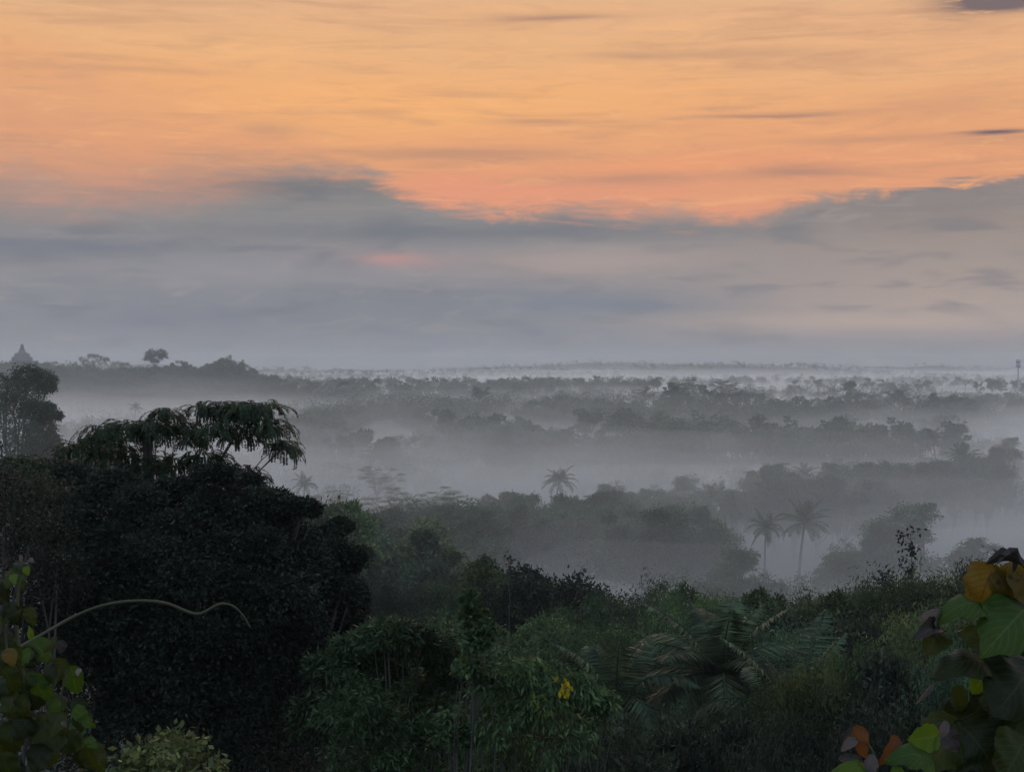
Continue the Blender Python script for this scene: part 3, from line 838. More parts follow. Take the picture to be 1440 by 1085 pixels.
# conical tree and companions on the left of the hollow
place(C_, 598, 748, None, 150, 'pointed dark tree below the central ridge', wide=1.0)
row([(500, 770), (545, 765), (640, 790), (665, 800)], 34, (13, 16), 'around the pointed dark tree', 'trees around the pointed tree', ((B, 2), (BU, 2), (P_, .4)), D=[(500, 155), (700, 140)], jit=8, sub=1, adj='misty')
row([(505, 830), (560, 820), (620, 830), (660, 812), (700, 800), (722, 790), (745, 806), (775, 826), (810, 845), (850, 860)], 30, (13, 16), 'on the near green slope left of the hollow', 'near green slope left', ((BU, 4), (BM, 2), (B, 1)), D=[(500, 125), (720, 112), (850, 105)], jit=12, sub=1, adj='green', wide=.8)
row([(850, 852), (900, 842), (930, 832), (960, 834), (985, 830), (1020, 850), (1045, 858), (1080, 836), (1130, 832), (1170, 836), (1215, 832), (1250, 812), (1300, 800), (1340, 798), (1390, 806), (1450, 800)], 38, (12, 16), 'along the near skyline', 'near leafy skyline', ((BM, 4), (BU, 4)), D=[(850, 104), (1000, 96), (1250, 88), (1450, 80)], jit=11, sub=1, adj='leafy', wide=.7)
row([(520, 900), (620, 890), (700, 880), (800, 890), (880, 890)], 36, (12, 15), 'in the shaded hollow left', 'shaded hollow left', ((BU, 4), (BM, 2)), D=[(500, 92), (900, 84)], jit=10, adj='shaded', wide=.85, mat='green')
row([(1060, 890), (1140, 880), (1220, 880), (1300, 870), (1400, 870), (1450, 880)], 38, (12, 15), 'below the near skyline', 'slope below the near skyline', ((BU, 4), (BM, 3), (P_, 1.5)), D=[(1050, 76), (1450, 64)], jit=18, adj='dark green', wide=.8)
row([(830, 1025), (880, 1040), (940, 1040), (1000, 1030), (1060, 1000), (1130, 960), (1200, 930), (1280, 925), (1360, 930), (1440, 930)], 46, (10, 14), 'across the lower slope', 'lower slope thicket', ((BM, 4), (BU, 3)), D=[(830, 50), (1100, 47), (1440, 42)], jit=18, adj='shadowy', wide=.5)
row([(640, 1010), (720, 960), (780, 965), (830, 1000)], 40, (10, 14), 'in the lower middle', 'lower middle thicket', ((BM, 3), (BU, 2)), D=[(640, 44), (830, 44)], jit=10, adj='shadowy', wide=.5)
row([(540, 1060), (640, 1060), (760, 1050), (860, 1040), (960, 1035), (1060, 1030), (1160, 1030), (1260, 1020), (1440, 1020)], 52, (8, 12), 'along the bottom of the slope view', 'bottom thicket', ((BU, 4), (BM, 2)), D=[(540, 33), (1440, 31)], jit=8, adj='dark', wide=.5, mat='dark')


# ------------------------------------------------------------------ far woods that read as one mass
def woods():
    rng = np.random.default_rng(77); ge = Geo(); n = 0
    def tree(x, D, H, R, k, L, nl, zc=.62):
        z = float(g(x, D))
        d = sphere_dirs(rng, nl, -.5); c = d * np.array([R * .6, R * .6, H * .22]) + np.array([x, D, z + H * zc])
        b = c[rng.integers(0, nl, k)] + sphere_dirs(rng, k, -.9) * R * .48 * rng.uniform(.5, 1.1, (k, 1))
        ge.leaves(b, rng.normal(0, 1, (k, 3)), rng.normal(0, 1, (k, 3)), L * rng.uniform(.6, 1.3, k), L * .6)
        ge.tube([(x, D, z - .5), (x, D, z + H * .6)], [.3, .2], 4)
    while n < 7500:
        D = 800 * (5600 / 800) ** rng.uniform(0, 1); a = math.radians(rng.uniform(-27, 27)); x = D * math.tan(a)
        if fbm(x / 260 + 9, D / 210 + 4, 61, 3) < .36 + (.02 if D < 2000 else -.1): continue
        H = rng.uniform(10, 18)
        tree(x, D, H, H * rng.uniform(.38, .6), 120 if D < 2200 else 50, 1.5 if D < 1600 else 2.5, 6, .52); n += 1
    for _ in range(1500):
        x = rng.uniform(-760, -250); y = rng.uniform(1440, 1700); H = rng.uniform(8, 13)
        if g(x, y) < 6: continue
        tree(x, y, H, H * .55, 90, 1.3, 6, .5)
    n = 0
    while n < 2500:
        D = math.sqrt(rng.uniform(110 ** 2, 820 ** 2)) if rng.uniform() < .6 else rng.uniform(110, 600)
        a = math.radians(rng.uniform(-26, 26)); x = D * math.tan(a)
        if fbm(x / 90 + 9, D / 60 + 4, 71, 3) < .41: continue
        H = rng.uniform(7, 13) * (.8 if D < 200 else 1)
        tree(x, D, H, H * rng.uniform(.35, .5), 900 if D < 250 else 420 if D < 450 else 200, .42 if D < 250 else .6 if D < 450 else .9, 7, .55); n += 1
    o = obj('distant_woods', ge.mesh('distant_woods'), MT['mid']); tag(o, kind='stuff')


woods()


def undergrowth():
    rng = np.random.default_rng(31); ge = Geo(); n = 5200
    y = rng.uniform(5, 130, n) ; y = 5 + 125 * rng.uniform(0, 1, n) ** 1.3; x = y * np.tan(np.radians(rng.uniform(-30, 30, n)))
    z = g(x, y); k = 26
    s = np.repeat(np.clip(y / 60, .25, 1.6), k)
    c = np.stack([x, y, z], 1).repeat(k, 0) + rng.normal(0, 1, (n * k, 3)) * np.array([.8, .8, .35]) * s[:, None] + np.array([0, 0, .5])
    ge.leaves(c, rng.normal(0, 1, c.shape) + np.array([0, 0, .3]), rng.normal(0, 1, c.shape), .35 * s, .13 * s)
    o = obj('undergrowth', ge.mesh('undergrowth'), MT['dark']); tag(o, kind='stuff')


undergrowth()


# ------------------------------------------------------------------ single trees close by
def pxtree(kind, label, lob, D, base_px, mat, nsprig, nleaf, L, fork=.5, seed=1, aspect=.45, trunk=.2, frac=1., cat='tree', sprig=.24, outer=(.72, 1.12), zmin=-.5, thick=1., feather=0, squash=1., droop=.25, bark='bark'):
    rng = np.random.default_rng(seed)
    bp = ray(base_px, 800, D); z = float(g(bp[0], D)); root0 = np.array([bp[0], D, z])
    lobes = []
    for l in lob:
        px, py, rx = l[:3]; rz = l[3] if len(l) > 3 else rx * .9; dd = l[4] if len(l) > 4 else rng.uniform(-1, 1) * thick
        c = ray(px, py, D + dd) - root0; q = (D + dd) / FPX
        lobes.append((c, np.array([rx * q, max(rx * q * .9, .3) * squash, rz * q])))
    top = max(c[2] for c, r in lobes)
    if feather:
        tr, cr = T_feather(seed, top, lobes, top * fork, L=L, kk=feather)
    else:
        ge = Geo(); lobed(ge, rng, lobes, nsprig, nleaf, L, aspect, sprig, zmin, droop, outer)
        tr = limbs(rng, top, top * fork, lobes, trunk, 0, 7, frac).mesh('trunk', True); cr = ge.mesh('crown')
    root = bpy.data.objects.new(kind, None); COL.objects.link(root); root.location = root0
    tag(root, label, cat)
    obj('trunk', tr, MT[bark], root); c = obj('crown', cr, MT[mat], root)
    return root, root0


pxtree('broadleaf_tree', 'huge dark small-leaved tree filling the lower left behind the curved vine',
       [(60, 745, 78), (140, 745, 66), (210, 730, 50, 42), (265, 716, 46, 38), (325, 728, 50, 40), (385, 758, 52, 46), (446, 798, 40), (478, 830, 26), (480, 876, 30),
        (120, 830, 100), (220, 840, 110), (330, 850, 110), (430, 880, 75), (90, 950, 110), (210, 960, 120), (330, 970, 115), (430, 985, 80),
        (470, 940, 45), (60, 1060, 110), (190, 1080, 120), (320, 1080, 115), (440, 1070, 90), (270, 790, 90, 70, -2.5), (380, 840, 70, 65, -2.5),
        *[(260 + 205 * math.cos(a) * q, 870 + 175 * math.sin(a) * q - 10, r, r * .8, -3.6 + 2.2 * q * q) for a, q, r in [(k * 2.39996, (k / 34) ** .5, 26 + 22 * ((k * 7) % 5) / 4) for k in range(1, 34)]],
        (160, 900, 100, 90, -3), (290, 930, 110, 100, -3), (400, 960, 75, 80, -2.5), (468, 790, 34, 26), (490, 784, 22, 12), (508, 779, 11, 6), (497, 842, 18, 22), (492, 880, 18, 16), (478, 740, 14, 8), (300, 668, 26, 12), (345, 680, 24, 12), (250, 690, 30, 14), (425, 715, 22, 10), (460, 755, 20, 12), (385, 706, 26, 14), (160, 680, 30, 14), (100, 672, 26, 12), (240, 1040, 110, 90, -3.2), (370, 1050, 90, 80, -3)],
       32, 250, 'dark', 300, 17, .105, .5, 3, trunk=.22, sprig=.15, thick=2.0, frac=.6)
pxtree('broadleaf_tree', 'twiggy brown-green tree at the left edge beside the huge dark tree',
       [(-30, 700, 60), (20, 690, 38, 30), (60, 700, 32, 28), (5, 750, 60), (60, 760, 50), (-40, 800, 80), (30, 830, 70), (80, 820, 40), (-30, 900, 90), (50, 900, 60)],
       28, -10, 'brown', 90, 18, .085, .5, 4, trunk=.16, sprig=.26)
pxtree('feathery_tree', 'feathery dark tree with a drooping umbrella crown above the huge dark tree',
       [(112, 632, 20, 14), (145, 612, 26, 16), (178, 600, 26, 14), (212, 606, 30, 22), (165, 640, 44, 24), (232, 582, 16, 10), (250, 602, 20, 18),
        (284, 576, 14, 9), (312, 574, 22, 12), (345, 582, 26, 16), (376, 602, 22, 20), (396, 630, 12, 16), (300, 604, 26, 16), (340, 612, 24, 10), (268, 618, 14, 10),
        (240, 655, 36, 20), (285, 645, 28, 14), (180, 690, 50, 22), (260, 690, 50, 22), (330, 668, 40, 16), (62, 655, 40, 16), (20, 650, 34, 14), (100, 668, 34, 18), (150, 672, 40, 18), (205, 660, 40, 24), (370, 575, 24, 12), (345, 572, 20, 10)],
       36, 205, 'feather', 0, 0, .10, .965, 6, feather=165, thick=.6)
pxtree('broadleaf_tree', 'tall hazy tree with an open ragged side standing at the left edge',
       [(-20, 580, 48, 40), (10, 548, 26, 18), (38, 528, 18, 12), (58, 532, 16, 10), (66, 546, 12, 8), (30, 555, 28, 20), (5, 600, 45), (48, 580, 18, 14), (66, 574, 10, 6),
        (76, 586, 9, 7), (58, 603, 18, 14), (72, 618, 9, 9), (35, 620, 28), (0, 650, 50), (50, 650, 30), (20, 690, 50), (70, 680, 34), (30, 640, 40), (60, 630, 20), (20, 580, 30)],
       165, 12, 'mid', 120, 12, .34, .3, 8, trunk=.5, sprig=.22, thick=3)
pxtree('broadleaf_tree', 'lone round-headed tree standing clear above the temple hill',
       [(212, 497, 7, 5), (226, 497, 7, 5), (219, 502, 9, 5), (209, 504, 6, 4), (229, 502, 6, 4), (218, 508, 5, 3)], 1600, 219, 'dark', 60, 10, 1.3, .7, 21, trunk=.7, sprig=.2, thick=2, aspect=.7)
pxtree('broadleaf_tree', 'pale open-crowned tree spreading behind the temple hill',
       [(117, 506, 5, 4), (121, 510, 5, 4), (129, 501, 5, 3), (137, 501, 5, 2), (144, 504, 4, 3), (150, 506, 4, 3), (134, 508, 7, 4), (144, 511, 6, 4), (127, 514, 8, 4), (166, 512, 10, 3), (176, 513, 6, 3)], 2050, 140, 'green', 34, 9, 1.5, .5, 22, trunk=.6, sprig=.2, thick=2, aspect=.7)
row([(-20, 655), (30, 650), (70, 652), (100, 640), (112, 622), (125, 650)], 22, (12, 15), 'below the left edge tree', 'trees below the left edge tree', ((B, 3), (BU, 2)), D=[(-20, 165), (130, 175)], jit=4, sub=1)
row([(85, 600), (130, 598), (150, 590), (185, 575), (210, 600), (250, 612)], 26, (15, 19), 'fading in mist behind the feathery tree', 'mist trees behind the feathery tree', ((U, 3), (B, 2), (P_, 1)), jit=5)
row([(130, 560), (200, 552), (260, 556), (320, 562), (380, 560)], 26, (14, 17), 'sunk in mist under the temple hill', 'trees under the temple hill', ((U, 2), (B, 2)), jit=4, adj='faint')
row([(330, 700), (400, 690), (430, 662), (455, 690), (480, 690)], 30, (14, 17), 'in bright mist right of the huge tree', 'mist trees right of the huge tree', ((U, 3), (P_, 1)), jit=5, adj='faint')
row([(425, 708), (450, 706), (475, 716)], 24, (13, 15), 'peeping over the right of the huge tree', 'trees peeping over the huge tree', ((BU, 1),), jit=4, D=[(425, 150), (475, 150)], wide=.6)

pxtree('compound_leaf_tree', 'dark green tree of layered leaf fans right of the huge dark tree',
       [(505, 915, 36, 22), (545, 893, 40, 20), (590, 905, 42, 22), (632, 925, 34, 20), (470, 940, 36, 24), (520, 950, 50, 34), (580, 950, 50, 34), (625, 965, 36, 28),
        (500, 1000, 55, 40), (565, 1010, 60, 45), (620, 1020, 40, 40), (520, 1060, 60), (590, 1070, 60), (450, 1010, 40)],
       27, 560, 'feather', 90, 22, .14, .5, 9, aspect=.3, sprig=.16, trunk=.12, droop=.5)
pxtree('slender_tree', 'slender tree hung with a dark clump of leaves in the lower middle',
       [(668, 868, 15, 20), (680, 892, 14, 17), (660, 845, 7, 12), (664, 905, 14, 12), (664, 938, 20, 9), (650, 940, 10, 6), (640, 1035, 24, 22), (632, 1010, 14, 10), (690, 960, 22, 8)],
       24, 648, 'green', 40, 16, .11, .55, 10, aspect=.5, trunk=.06, sprig=.2, thick=.3, droop=.6)
pxtree('drooping_tree', 'low tree with drooping leaves and a few yellow ones in the lower middle',
       [(730, 945, 40, 18), (770, 955, 36, 18), (700, 975, 36, 28), (760, 990, 40, 30), (810, 970, 26, 20), (830, 1000, 26, 30), (700, 1020, 40, 40), (780, 1040, 50, 40), (850, 985, 16, 14), (720, 1070, 50, 40)],
       25, 740, 'green', 70, 18, .14, .5, 11, aspect=.28, trunk=.07, sprig=.22, thick=.8, droop=1.1)
for (px, py, r, lab) in ((761, 988, 8, 'clump of yellow leaves in the middle of the low drooping tree'), (793, 966, 6, 'small yellow leaf tuft at the right of the low drooping tree')):
    r0 = list(bpy.data.objects)[-1]
    ge = Geo(); rng = np.random.default_rng(px); c = ray(px, py, 23.9)
    P0 = c + rng.normal(0, 1, (26, 3)) * r / FPX * 24 * np.array([.7, .5, 1])
    ge.leaves(P0, rng.normal(0, .5, (26, 3)) + np.array([0, 0, -.9]), rng.normal(0, .4, (26, 3)) + np.array([0, -1, .2]), .14, .07)
    tree = [o for o in bpy.data.objects if o.name == 'drooping_tree'][0]
    me = ge.mesh('yellow_leaves'); o = obj('yellow_leaves', me, MT['yellow'], tree); o.location = -tree.location
pxtree('leafy_shrub', 'small pale green shrub at the bottom left of the slope',
       [(186, 1068, 14, 9), (214, 1056, 14, 10), (240, 1046, 12, 8), (256, 1062, 14, 9), (228, 1078, 16, 10), (198, 1086, 16), (262, 1084, 14), (288, 1090, 12), (236, 1100, 30)],
       8, 235, 'olive', 22, 7, .05, .6, 12, aspect=.6, trunk=.02, cat='shrub', thick=.1)

hero_palm(1012, 868, None, 66, 'big dark palm in the hollow below the near leafy skyline', 71, wide=1.3, lod='near', nf=28)
hero_palm(935, 905, None, 62, 'lower dark palm leaning left of the big dark palm', 72, wide=1.1, lod='near', nf=22)
hero_palm(1150, 925, None, 48, 'green palm with hanging comb-like leaves on the lower slope', 73, wide=.95, lod='near', nf=20)


def shoot(px, py0, py1, D, label, n=7, leafL=.35, seed=0):
    rng = np.random.default_rng(seed + px)
    top = ray(px, py0, D); z = float(g(top[0], D)); H = top[2] - z; vis = (py1 - py0) / FPX * D
    tr = Geo(); ge = Geo()
    P = bez((0, 0, -.3), (.2, 0, H * .6), (0, 0, H), 16) + rng.normal(0, .04, (16, 3))
    tr.tube(P, np.linspace(.09, .015, 16), 6)
    for i in range(n):
        t = H - vis * (i + .2) / n; a = rng.uniform(0, 6.28); l = rng.uniform(.2, .55) * vis * .45
        e = np.array([math.cos(a) * l, math.sin(a) * l * .5, t + l * .5]); b = np.array([0, 0, t])
        tr.tube(bez(b, (b + e) / 2 + np.array([0, 0, -.05]), e, 5), np.linspace(.025, .008, 5), 4)
        k = 12; c = e + rng.normal(0, leafL * .6, (k, 3))
        ge.leaves(c, rng.normal(0, 1, (k, 3)), rng.normal(0, 1, (k, 3)), leafL, leafL * .45)
    root = bpy.data.objects.new('sapling', None); COL.objects.link(root); root.location = (top[0], D, z)
    tag(root, label, 'sapling'); obj('stem', tr.mesh('stem', True), MT['bark'], root); obj('foliage', ge.mesh('foliage'), MT['dark'], root)


shoot(1281, 750, 812, 84, 'thin sapling with small tufts rising above the near skyline at the right', 9, .34)
shoot(1246, 805, 830, 84, 'short twiggy sapling left of the tall thin one on the skyline', 5, .34)
shoot(815, 806, 850, 100, 'broad-leaved sapling poking into the mist above the hollow', 7, .42)
shoot(715, 786, 812, 108, 'twiggy treetop shoot above the near green slope', 5, .4)
shoot(4, 625, 660, 29, 'thin dark bud stalk at the far left above the twiggy tree', 5, .06)
bt = ray(656, 563, 860)
be = T_bare(5, 14); zb = float(g(bt[0], 860)); o = obj('bare_tree', be, MT['palebark']); o.location = (bt[0], 860, zb)
o.scale = ((bt[2] - zb) / 14,) * 3; tag(o, 'leafless tree standing against pale mist left of the dark umbrella tree', 'tree')


# ------------------------------------------------------------------ temple and tower
def lathe(ge, prof, cx=0, cy=0, seg=20):
    pts = np.array([(cx, cy, z) for r, z in prof], float)
    r = np.array([p[0] for p in prof], float)
    th = np.arange(seg) / seg * 2 * np.pi
    V = pts[:, None] + np.stack([np.cos(th), np.sin(th), 0 * th], 1)[None] * r[:, None, None]
    n = len(prof); i = np.arange(n - 1)[:, None] * seg; j = np.arange(seg)[None]; k = (j + 1) % seg
    ge.add(V.reshape(-1, 3), np.stack([i + j, i + k, i + seg + k, i + seg + j], -1).reshape(-1, 4))


def box(ge, x0, x1, y0, y1, z0, z1):
    V = [(x, y, z) for z in (z0, z1) for y in (y0, y1) for x in (x0, x1)]
    ge.add(V, [(0, 2, 3, 1), (4, 5, 7, 6), (0, 1, 5, 4), (2, 6, 7, 3), (0, 4, 6, 2), (1, 3, 7, 5)])


tp = ray(31, 483.5, 1690); tz = float(g(tp[0], 1690))
temple = bpy.data.objects.new('temple', None); COL.objects.link(temple); temple.location = (tp[0], 1690, tz - 2)
tag(temple, 'stepped stone temple with a bell-shaped stupa and spire on the left hill', 'temple')
hh = tp[2] - tz + 2
zt = hh - 30.4
for i, (w, h) in enumerate(((34, zt), (22, 2.6), (15.2, 2.6), (12.4, 2.4))):
    ge = Geo(); z0 = 0 if i == 0 else zt + sum((2.6, 2.6, 2.4)[:i - 1]) + .01
    box(ge, -w, w, -w, w, z0, z0 + h); box(ge, -w - .6, w + .6, -w - .6, w + .6, z0 + h + .005, z0 + h + .9)
    z1 = z0 + h + .9
    for s in np.linspace(-w + 2, w - 2, max(4, int(w / 4))):
        for q in (-w + .8, w - .8):
            lathe(ge, [(1.1, z1), (1.1, z1 + .9), (.5, z1 + 1.5), (.12, z1 + 2.3)], s, q, 8)
    obj('terrace', ge.mesh('terrace'), MT['stone'], temple)
zz = zt + 7.6
for rr, n, dz in ((10.6, 20, 4.4),):
    ge = Geo(); lathe(ge, [(rr + 1.6, zz - 1), (rr + 1.6, zz + dz), (.5, zz + dz + .01)], seg=40); obj('round_terrace', ge.mesh('round_terrace'), MT['stone'], temple)
    for i in range(n):
        a = i / n * 6.283; ge = Geo(); b = zz + dz
        lathe(ge, [(1.6, b), (1.6, b + .4), (1.45, b + .5), (1.4, b + 1.5), (1.0, b + 2.3), (.35, b + 2.6), (.3, b + 3.2), (.1, b + 3.9)], rr * math.cos(a), rr * math.sin(a), 10)
        obj('small_stupa', ge.mesh('small_stupa', True), MT['stone'], temple)
b = zz + 4.45
ge = Geo(); lathe(ge, [(9.6, b), (9.6, b + 1), (8.9, b + 1.4), (8.8, b + 6.0), (8.3, b + 7.0), (5.6, b + 7.7), (4.2, b + 8.9), (3.2, b + 11.4), (2.6, b + 11.6)], seg=36)
stup = obj('main_stupa', ge.mesh('main_stupa', True), MT['stone'], temple)
t0 = b + 11.4; k = hh - t0
ge = Geo(); box(ge, -2.5, 2.5, -2.5, 2.5, t0 - .4, t0 + k * .22); lathe(ge, [(2.2, t0 + k * .22), (2.2, t0 + k * .5), (1.7, t0 + k * .8), (1.5, t0 + k * .97), (.4, t0 + k)], seg=10)
obj('spire', ge.mesh('spire'), MT['stone'], stup)

tw = ray(1432, 505, 1300); z = float(g(tw[0], 1300)); H = tw[2] - z
tower = bpy.data.objects.new('mobile_mast', None); COL.objects.link(tower); tower.location = (tw[0], 1300, z)
tag(tower, 'slender communications mast with a cluster of antennas at the right horizon', 'mast')
ge = Geo(); ge.tube([(0, 0, -1), (0, 0, H * .5), (0, 0, H - 1)], [.9, .7, .5], 12); obj('mast', ge.mesh('mast', True), MT['metal'], tower)
for zc in (H - 2, H - 6):
    ge = Geo(); lathe(ge, [(.4, zc - .15), (1.7, zc - .15), (1.7, zc + .1), (.4, zc + .1)], seg=16); obj('platform', ge.mesh('platform'), MT['metal'], tower)
    for i in range(6):
        a = i * 1.047; ge = Geo(); x, y = 1.7 * math.cos(a), 1.7 * math.sin(a); box(ge, x - .35, x + .35, y - .2, y + .2, zc - 1.6, zc + 1.8)
        obj('antenna', ge.mesh('antenna'), MT['metal'], tower)
ge = Geo(); ge.tube([(0, 0, H - 1.2), (0, 0, H)], [.1, .05], 6); obj('lightning_rod', ge.mesh('lightning_rod'), MT['metal'], tower)


# ------------------------------------------------------------------ big leaves close to the camera
def leaf_mat(name, col, vein, tcol, trans=.5, rough=.38, spots=0.0):
    m, t, o = mat_new(name); L = t.links
    def nd(tp, **k):
        n = t.nodes.new(tp)
        for a, v in k.items(): setattr(n, a, v)
        return n
    def mm(op, a, b=None):
        n = nd('ShaderNodeMath', operation=op)
        for i, v in enumerate((a, b)):
            if v is None: continue
            if isinstance(v, (int, float)): n.inputs[i].default_value = v
            else: L.new(v, n.inputs[i])
        return n.outputs[0]
    uv = nd('ShaderNodeUVMap'); uv.uv_map = 'UVMap'; sp = nd('ShaderNodeSeparateXYZ'); L.new(uv.outputs[0], sp.inputs[0])
    av = mm('ABSOLUTE', mm('SUBTRACT', sp.outputs[1], .5))
    ph = mm('SUBTRACT', sp.outputs[0], mm('MULTIPLY', av, .75))
    side_ = mm('POWER', mm('ABSOLUTE', mm('SINE', mm('MULTIPLY', ph, 26.0))), 18.0)
    mid = mm('LESS_THAN', av, .018)
    ve = mm('MAXIMUM', mm('MULTIPLY', side_, .6), mid)
    n = nd('ShaderNodeTexNoise'); n.inputs['Scale'].default_value = 38; n.inputs['Detail'].default_value = 5
    tcn = nd('ShaderNodeTexCoord'); L.new(tcn.outputs['Object'], n.inputs['Vector'])
    n2 = nd('ShaderNodeTexNoise'); n2.inputs['Scale'].default_value = 14; n2.inputs['Detail'].default_value = 3; L.new(tcn.outputs['Object'], n2.inputs['Vector'])
    c0 = nd('ShaderNodeMix', data_type='RGBA'); c0.inputs[6].default_value = (*[v * .6 for v in col], 1); c0.inputs[7].default_value = (*[min(v * 1.35, 1) for v in col], 1); L.new(n2.outputs[0], c0.inputs[0])
    c1 = nd('ShaderNodeMix', data_type='RGBA'); L.new(ve, c1.inputs[0]); L.new(c0.outputs[2], c1.inputs[6]); c1.inputs[7].default_value = (*vein, 1)
    sm = nd('ShaderNodeMapRange'); L.new(n.outputs[0], sm.inputs[0]); sm.inputs[1].default_value = .60; sm.inputs[2].default_value = .68; sm.inputs[4].default_value = spots
    c2 = nd('ShaderNodeMix', data_type='RGBA'); L.new(sm.outputs[0], c2.inputs[0]); L.new(c1.outputs[2], c2.inputs[6]); c2.inputs[7].default_value = (.06, .035, .015, 1)
    p = nd('ShaderNodeBsdfPrincipled'); L.new(c2.outputs[2], p.inputs['Base Color']); p.inputs['Roughness'].default_value = rough + .1; p.inputs['Specular IOR Level'].default_value = .22
    b = nd('ShaderNodeBump'); b.inputs['Strength'].default_value = .5; b.inputs['Distance'].default_value = .002
    L.new(mm('ADD', mm('MULTIPLY', ve, -1.0), mm('MULTIPLY', n.outputs[0], .6)), b.inputs['Height']); L.new(b.outputs[0], p.inputs['Normal'])
    tr = nd('ShaderNodeBsdfTranslucent')
    c3 = nd('ShaderNodeMix', data_type='RGBA', blend_type='MULTIPLY'); c3.inputs[0].default_value = 1; L.new(c2.outputs[2], c3.inputs[6]); c3.inputs[7].default_value = (*tcol, 1)
    L.new(c3.outputs[2], tr.inputs[0])
    ms = nd('ShaderNodeMixShader'); ms.inputs[0].default_value = trans; L.new(p.outputs[0], ms.inputs[1]); L.new(tr.outputs[0], ms.inputs[2]); L.new(ms.outputs[0], o.inputs[0])
    return m


BL = dict(
    green=leaf_mat('big_leaf_green', (.040, .085, .010), (.09, .13, .03), (1, 1, .6), .45, spots=.4),
    fresh=leaf_mat('big_leaf_fresh', (.085, .15, .012), (.12, .18, .03), (1, 1, .5), .5, spots=.3),
    yellow=leaf_mat('big_leaf_yellow', (.15, .105, .014), (.12, .07, .02), (1, .9, .5), .5, spots=.9),
    olive=leaf_mat('big_leaf_olive', (.036, .048, .007), (.06, .07, .015), (1, 1, .6), .4, spots=.5),
    dark=leaf_mat('big_leaf_dark', (.018, .026, .006), (.035, .045, .012), (1, 1, .7), .3, spots=.4),
    orange=leaf_mat('big_leaf_orange', (.12, .058, .022), (.2, .08, .02), (1, .9, .7), .5, spots=.5),
    dry=leaf_mat('big_leaf_dry', (.045, .036, .030), (.08, .065, .055), (1, 1, 1), .15, .5, spots=.3),
    pale=leaf_mat('big_leaf_pale', (.14, .115, .10), (.18, .14, .12), (1, 1, 1), .3, .5, spots=.2),
)
BL['stem'] = plain('petiole_green', (.04, .045, .015), (.09, .09, .03), 30, .6, .3)


def blade(base, tip, width, arch=.15, cup=.25, twist=0., seed=0, nrm=None, curl=0.):
    """one curved broad leaf; world coordinates"""
    rng = np.random.default_rng(seed); nu, nv = 17, 11
    base = np.asarray(base, float); tip = np.asarray(tip, float); ax = tip - base; ln = np.linalg.norm(ax); ax = ax / ln
    n0 = np.array([0, -1., .35]) if nrm is None else np.asarray(nrm, float)
    n0 = unit(n0 - ax * np.dot(n0, ax)); s0 = np.cross(ax, n0)
    s0, n0 = s0 * math.cos(twist) + n0 * math.sin(twist), n0 * math.cos(twist) - s0 * math.sin(twist)
    u = np.linspace(0, 1, nu); v = np.linspace(-1, 1, nv)
    prof = np.sin(np.pi * u ** .62) ** .75 * (1 + .05 * np.sin(u * 23 + rng.uniform(0, 6)) + .04 * np.sin(u * 41 + rng.uniform(0, 6))); prof[0] = .04; prof[-1] = .0
    w = width / 2 * prof
    back = -.10 * ln * (1 - u) ** 3                                  # heart-shaped lobes at the stalk
    Uc = (base + ax * ln * u[:, None])
    lift = arch * ln * np.sin(np.pi * u) - curl * ln * u ** 3
    P = Uc[:, None] + s0 * (w[:, None] * v[None])[..., None] + n0 * (lift[:, None] + cup * (w[:, None] * v[None]) ** 2 / max(width, 1e-6) * 2
        + .06 * width * np.sin(u[:, None] * 17 + v[None] * 3 + seed) * np.abs(v[None]))[..., None] + ax * (back[:, None] * np.abs(v[None]) ** 1.5)[..., None]
    i = np.arange(nu - 1)[:, None] * nv; j = np.arange(nv - 1)[None]
    Q = np.stack([i + j, i + j + 1, i + nv + j + 1, i + nv + j], -1).reshape(-1, 4)
    me = new_mesh('leaf', P.reshape(-1, 3), Q, smooth=True)
    UV = np.stack(np.broadcast_arrays(u[:, None], (v[None] + 1) / 2), -1).reshape(-1, 2)
    uvl = me.uv_layers.new(name='UVMap')
    vi = np.zeros(len(me.loops), np.int32); me.loops.foreach_get('vertex_index', vi)
    uvl.data.foreach_set('uv', UV[vi].astype(np.float32).ravel())
    return me


def plant(kind, label, D, stems, leaves, cat='plant', seed=0, nodes=None):
    """stems and leaves are given where the photograph shows them and set D metres away"""
    root = bpy.data.objects.new(kind, None); COL.objects.link(root)
    sp = ray(stems[0][0][0][0], stems[0][0][0][1], D); gz = float(g(sp[0], D)); root.location = (sp[0], D, gz); off = np.array([sp[0], D, gz])
    tag(root, label, cat)
    rng = np.random.default_rng(seed)
    q = D / FPX
    for i, (pts, r) in enumerate(stems):
        P = [ray(p[0], p[1], D + (p[2] if len(p) > 2 else 0)) - off for p in pts]
        if i == 0: P = [np.array([0, 0, -.05])] + P
        P = np.array(P); t = np.linspace(0, 1, len(P)); tt = np.linspace(0, 1, len(P) * 5)
        Pi = np.stack([np.interp(tt, t, P[:, k]) for k in range(3)], 1)
        for _ in range(3): Pi[1:-1] = (Pi[:-2] + 2 * Pi[1:-1] + Pi[2:]) / 4
        ge = Geo(); ge.tube(Pi, np.linspace(r, r * .55, len(Pi)), 8)
        obj('stem' if i == 0 else 'petiole', ge.mesh('stem', True), BL['stem'], root)
    for k, l in enumerate(leaves):
        (bx, by), (tx, ty), w, col = l[:4]; o = dict(arch=.12, cup=.25, d0=0., d1=0., twist=0., curl=0.); o.update(l[4] if len(l) > 4 else {})
        b = ray(bx, by, D + o['d0']) - off; t = ray(tx, ty, D + o['d1']) - off
        me = blade(b, t, w * q, o['arch'], o['cup'], o['twist'], seed * 100 + k, o.get('n'), o['curl'])
        obj('leaf', me, BL[col], root)
    return root


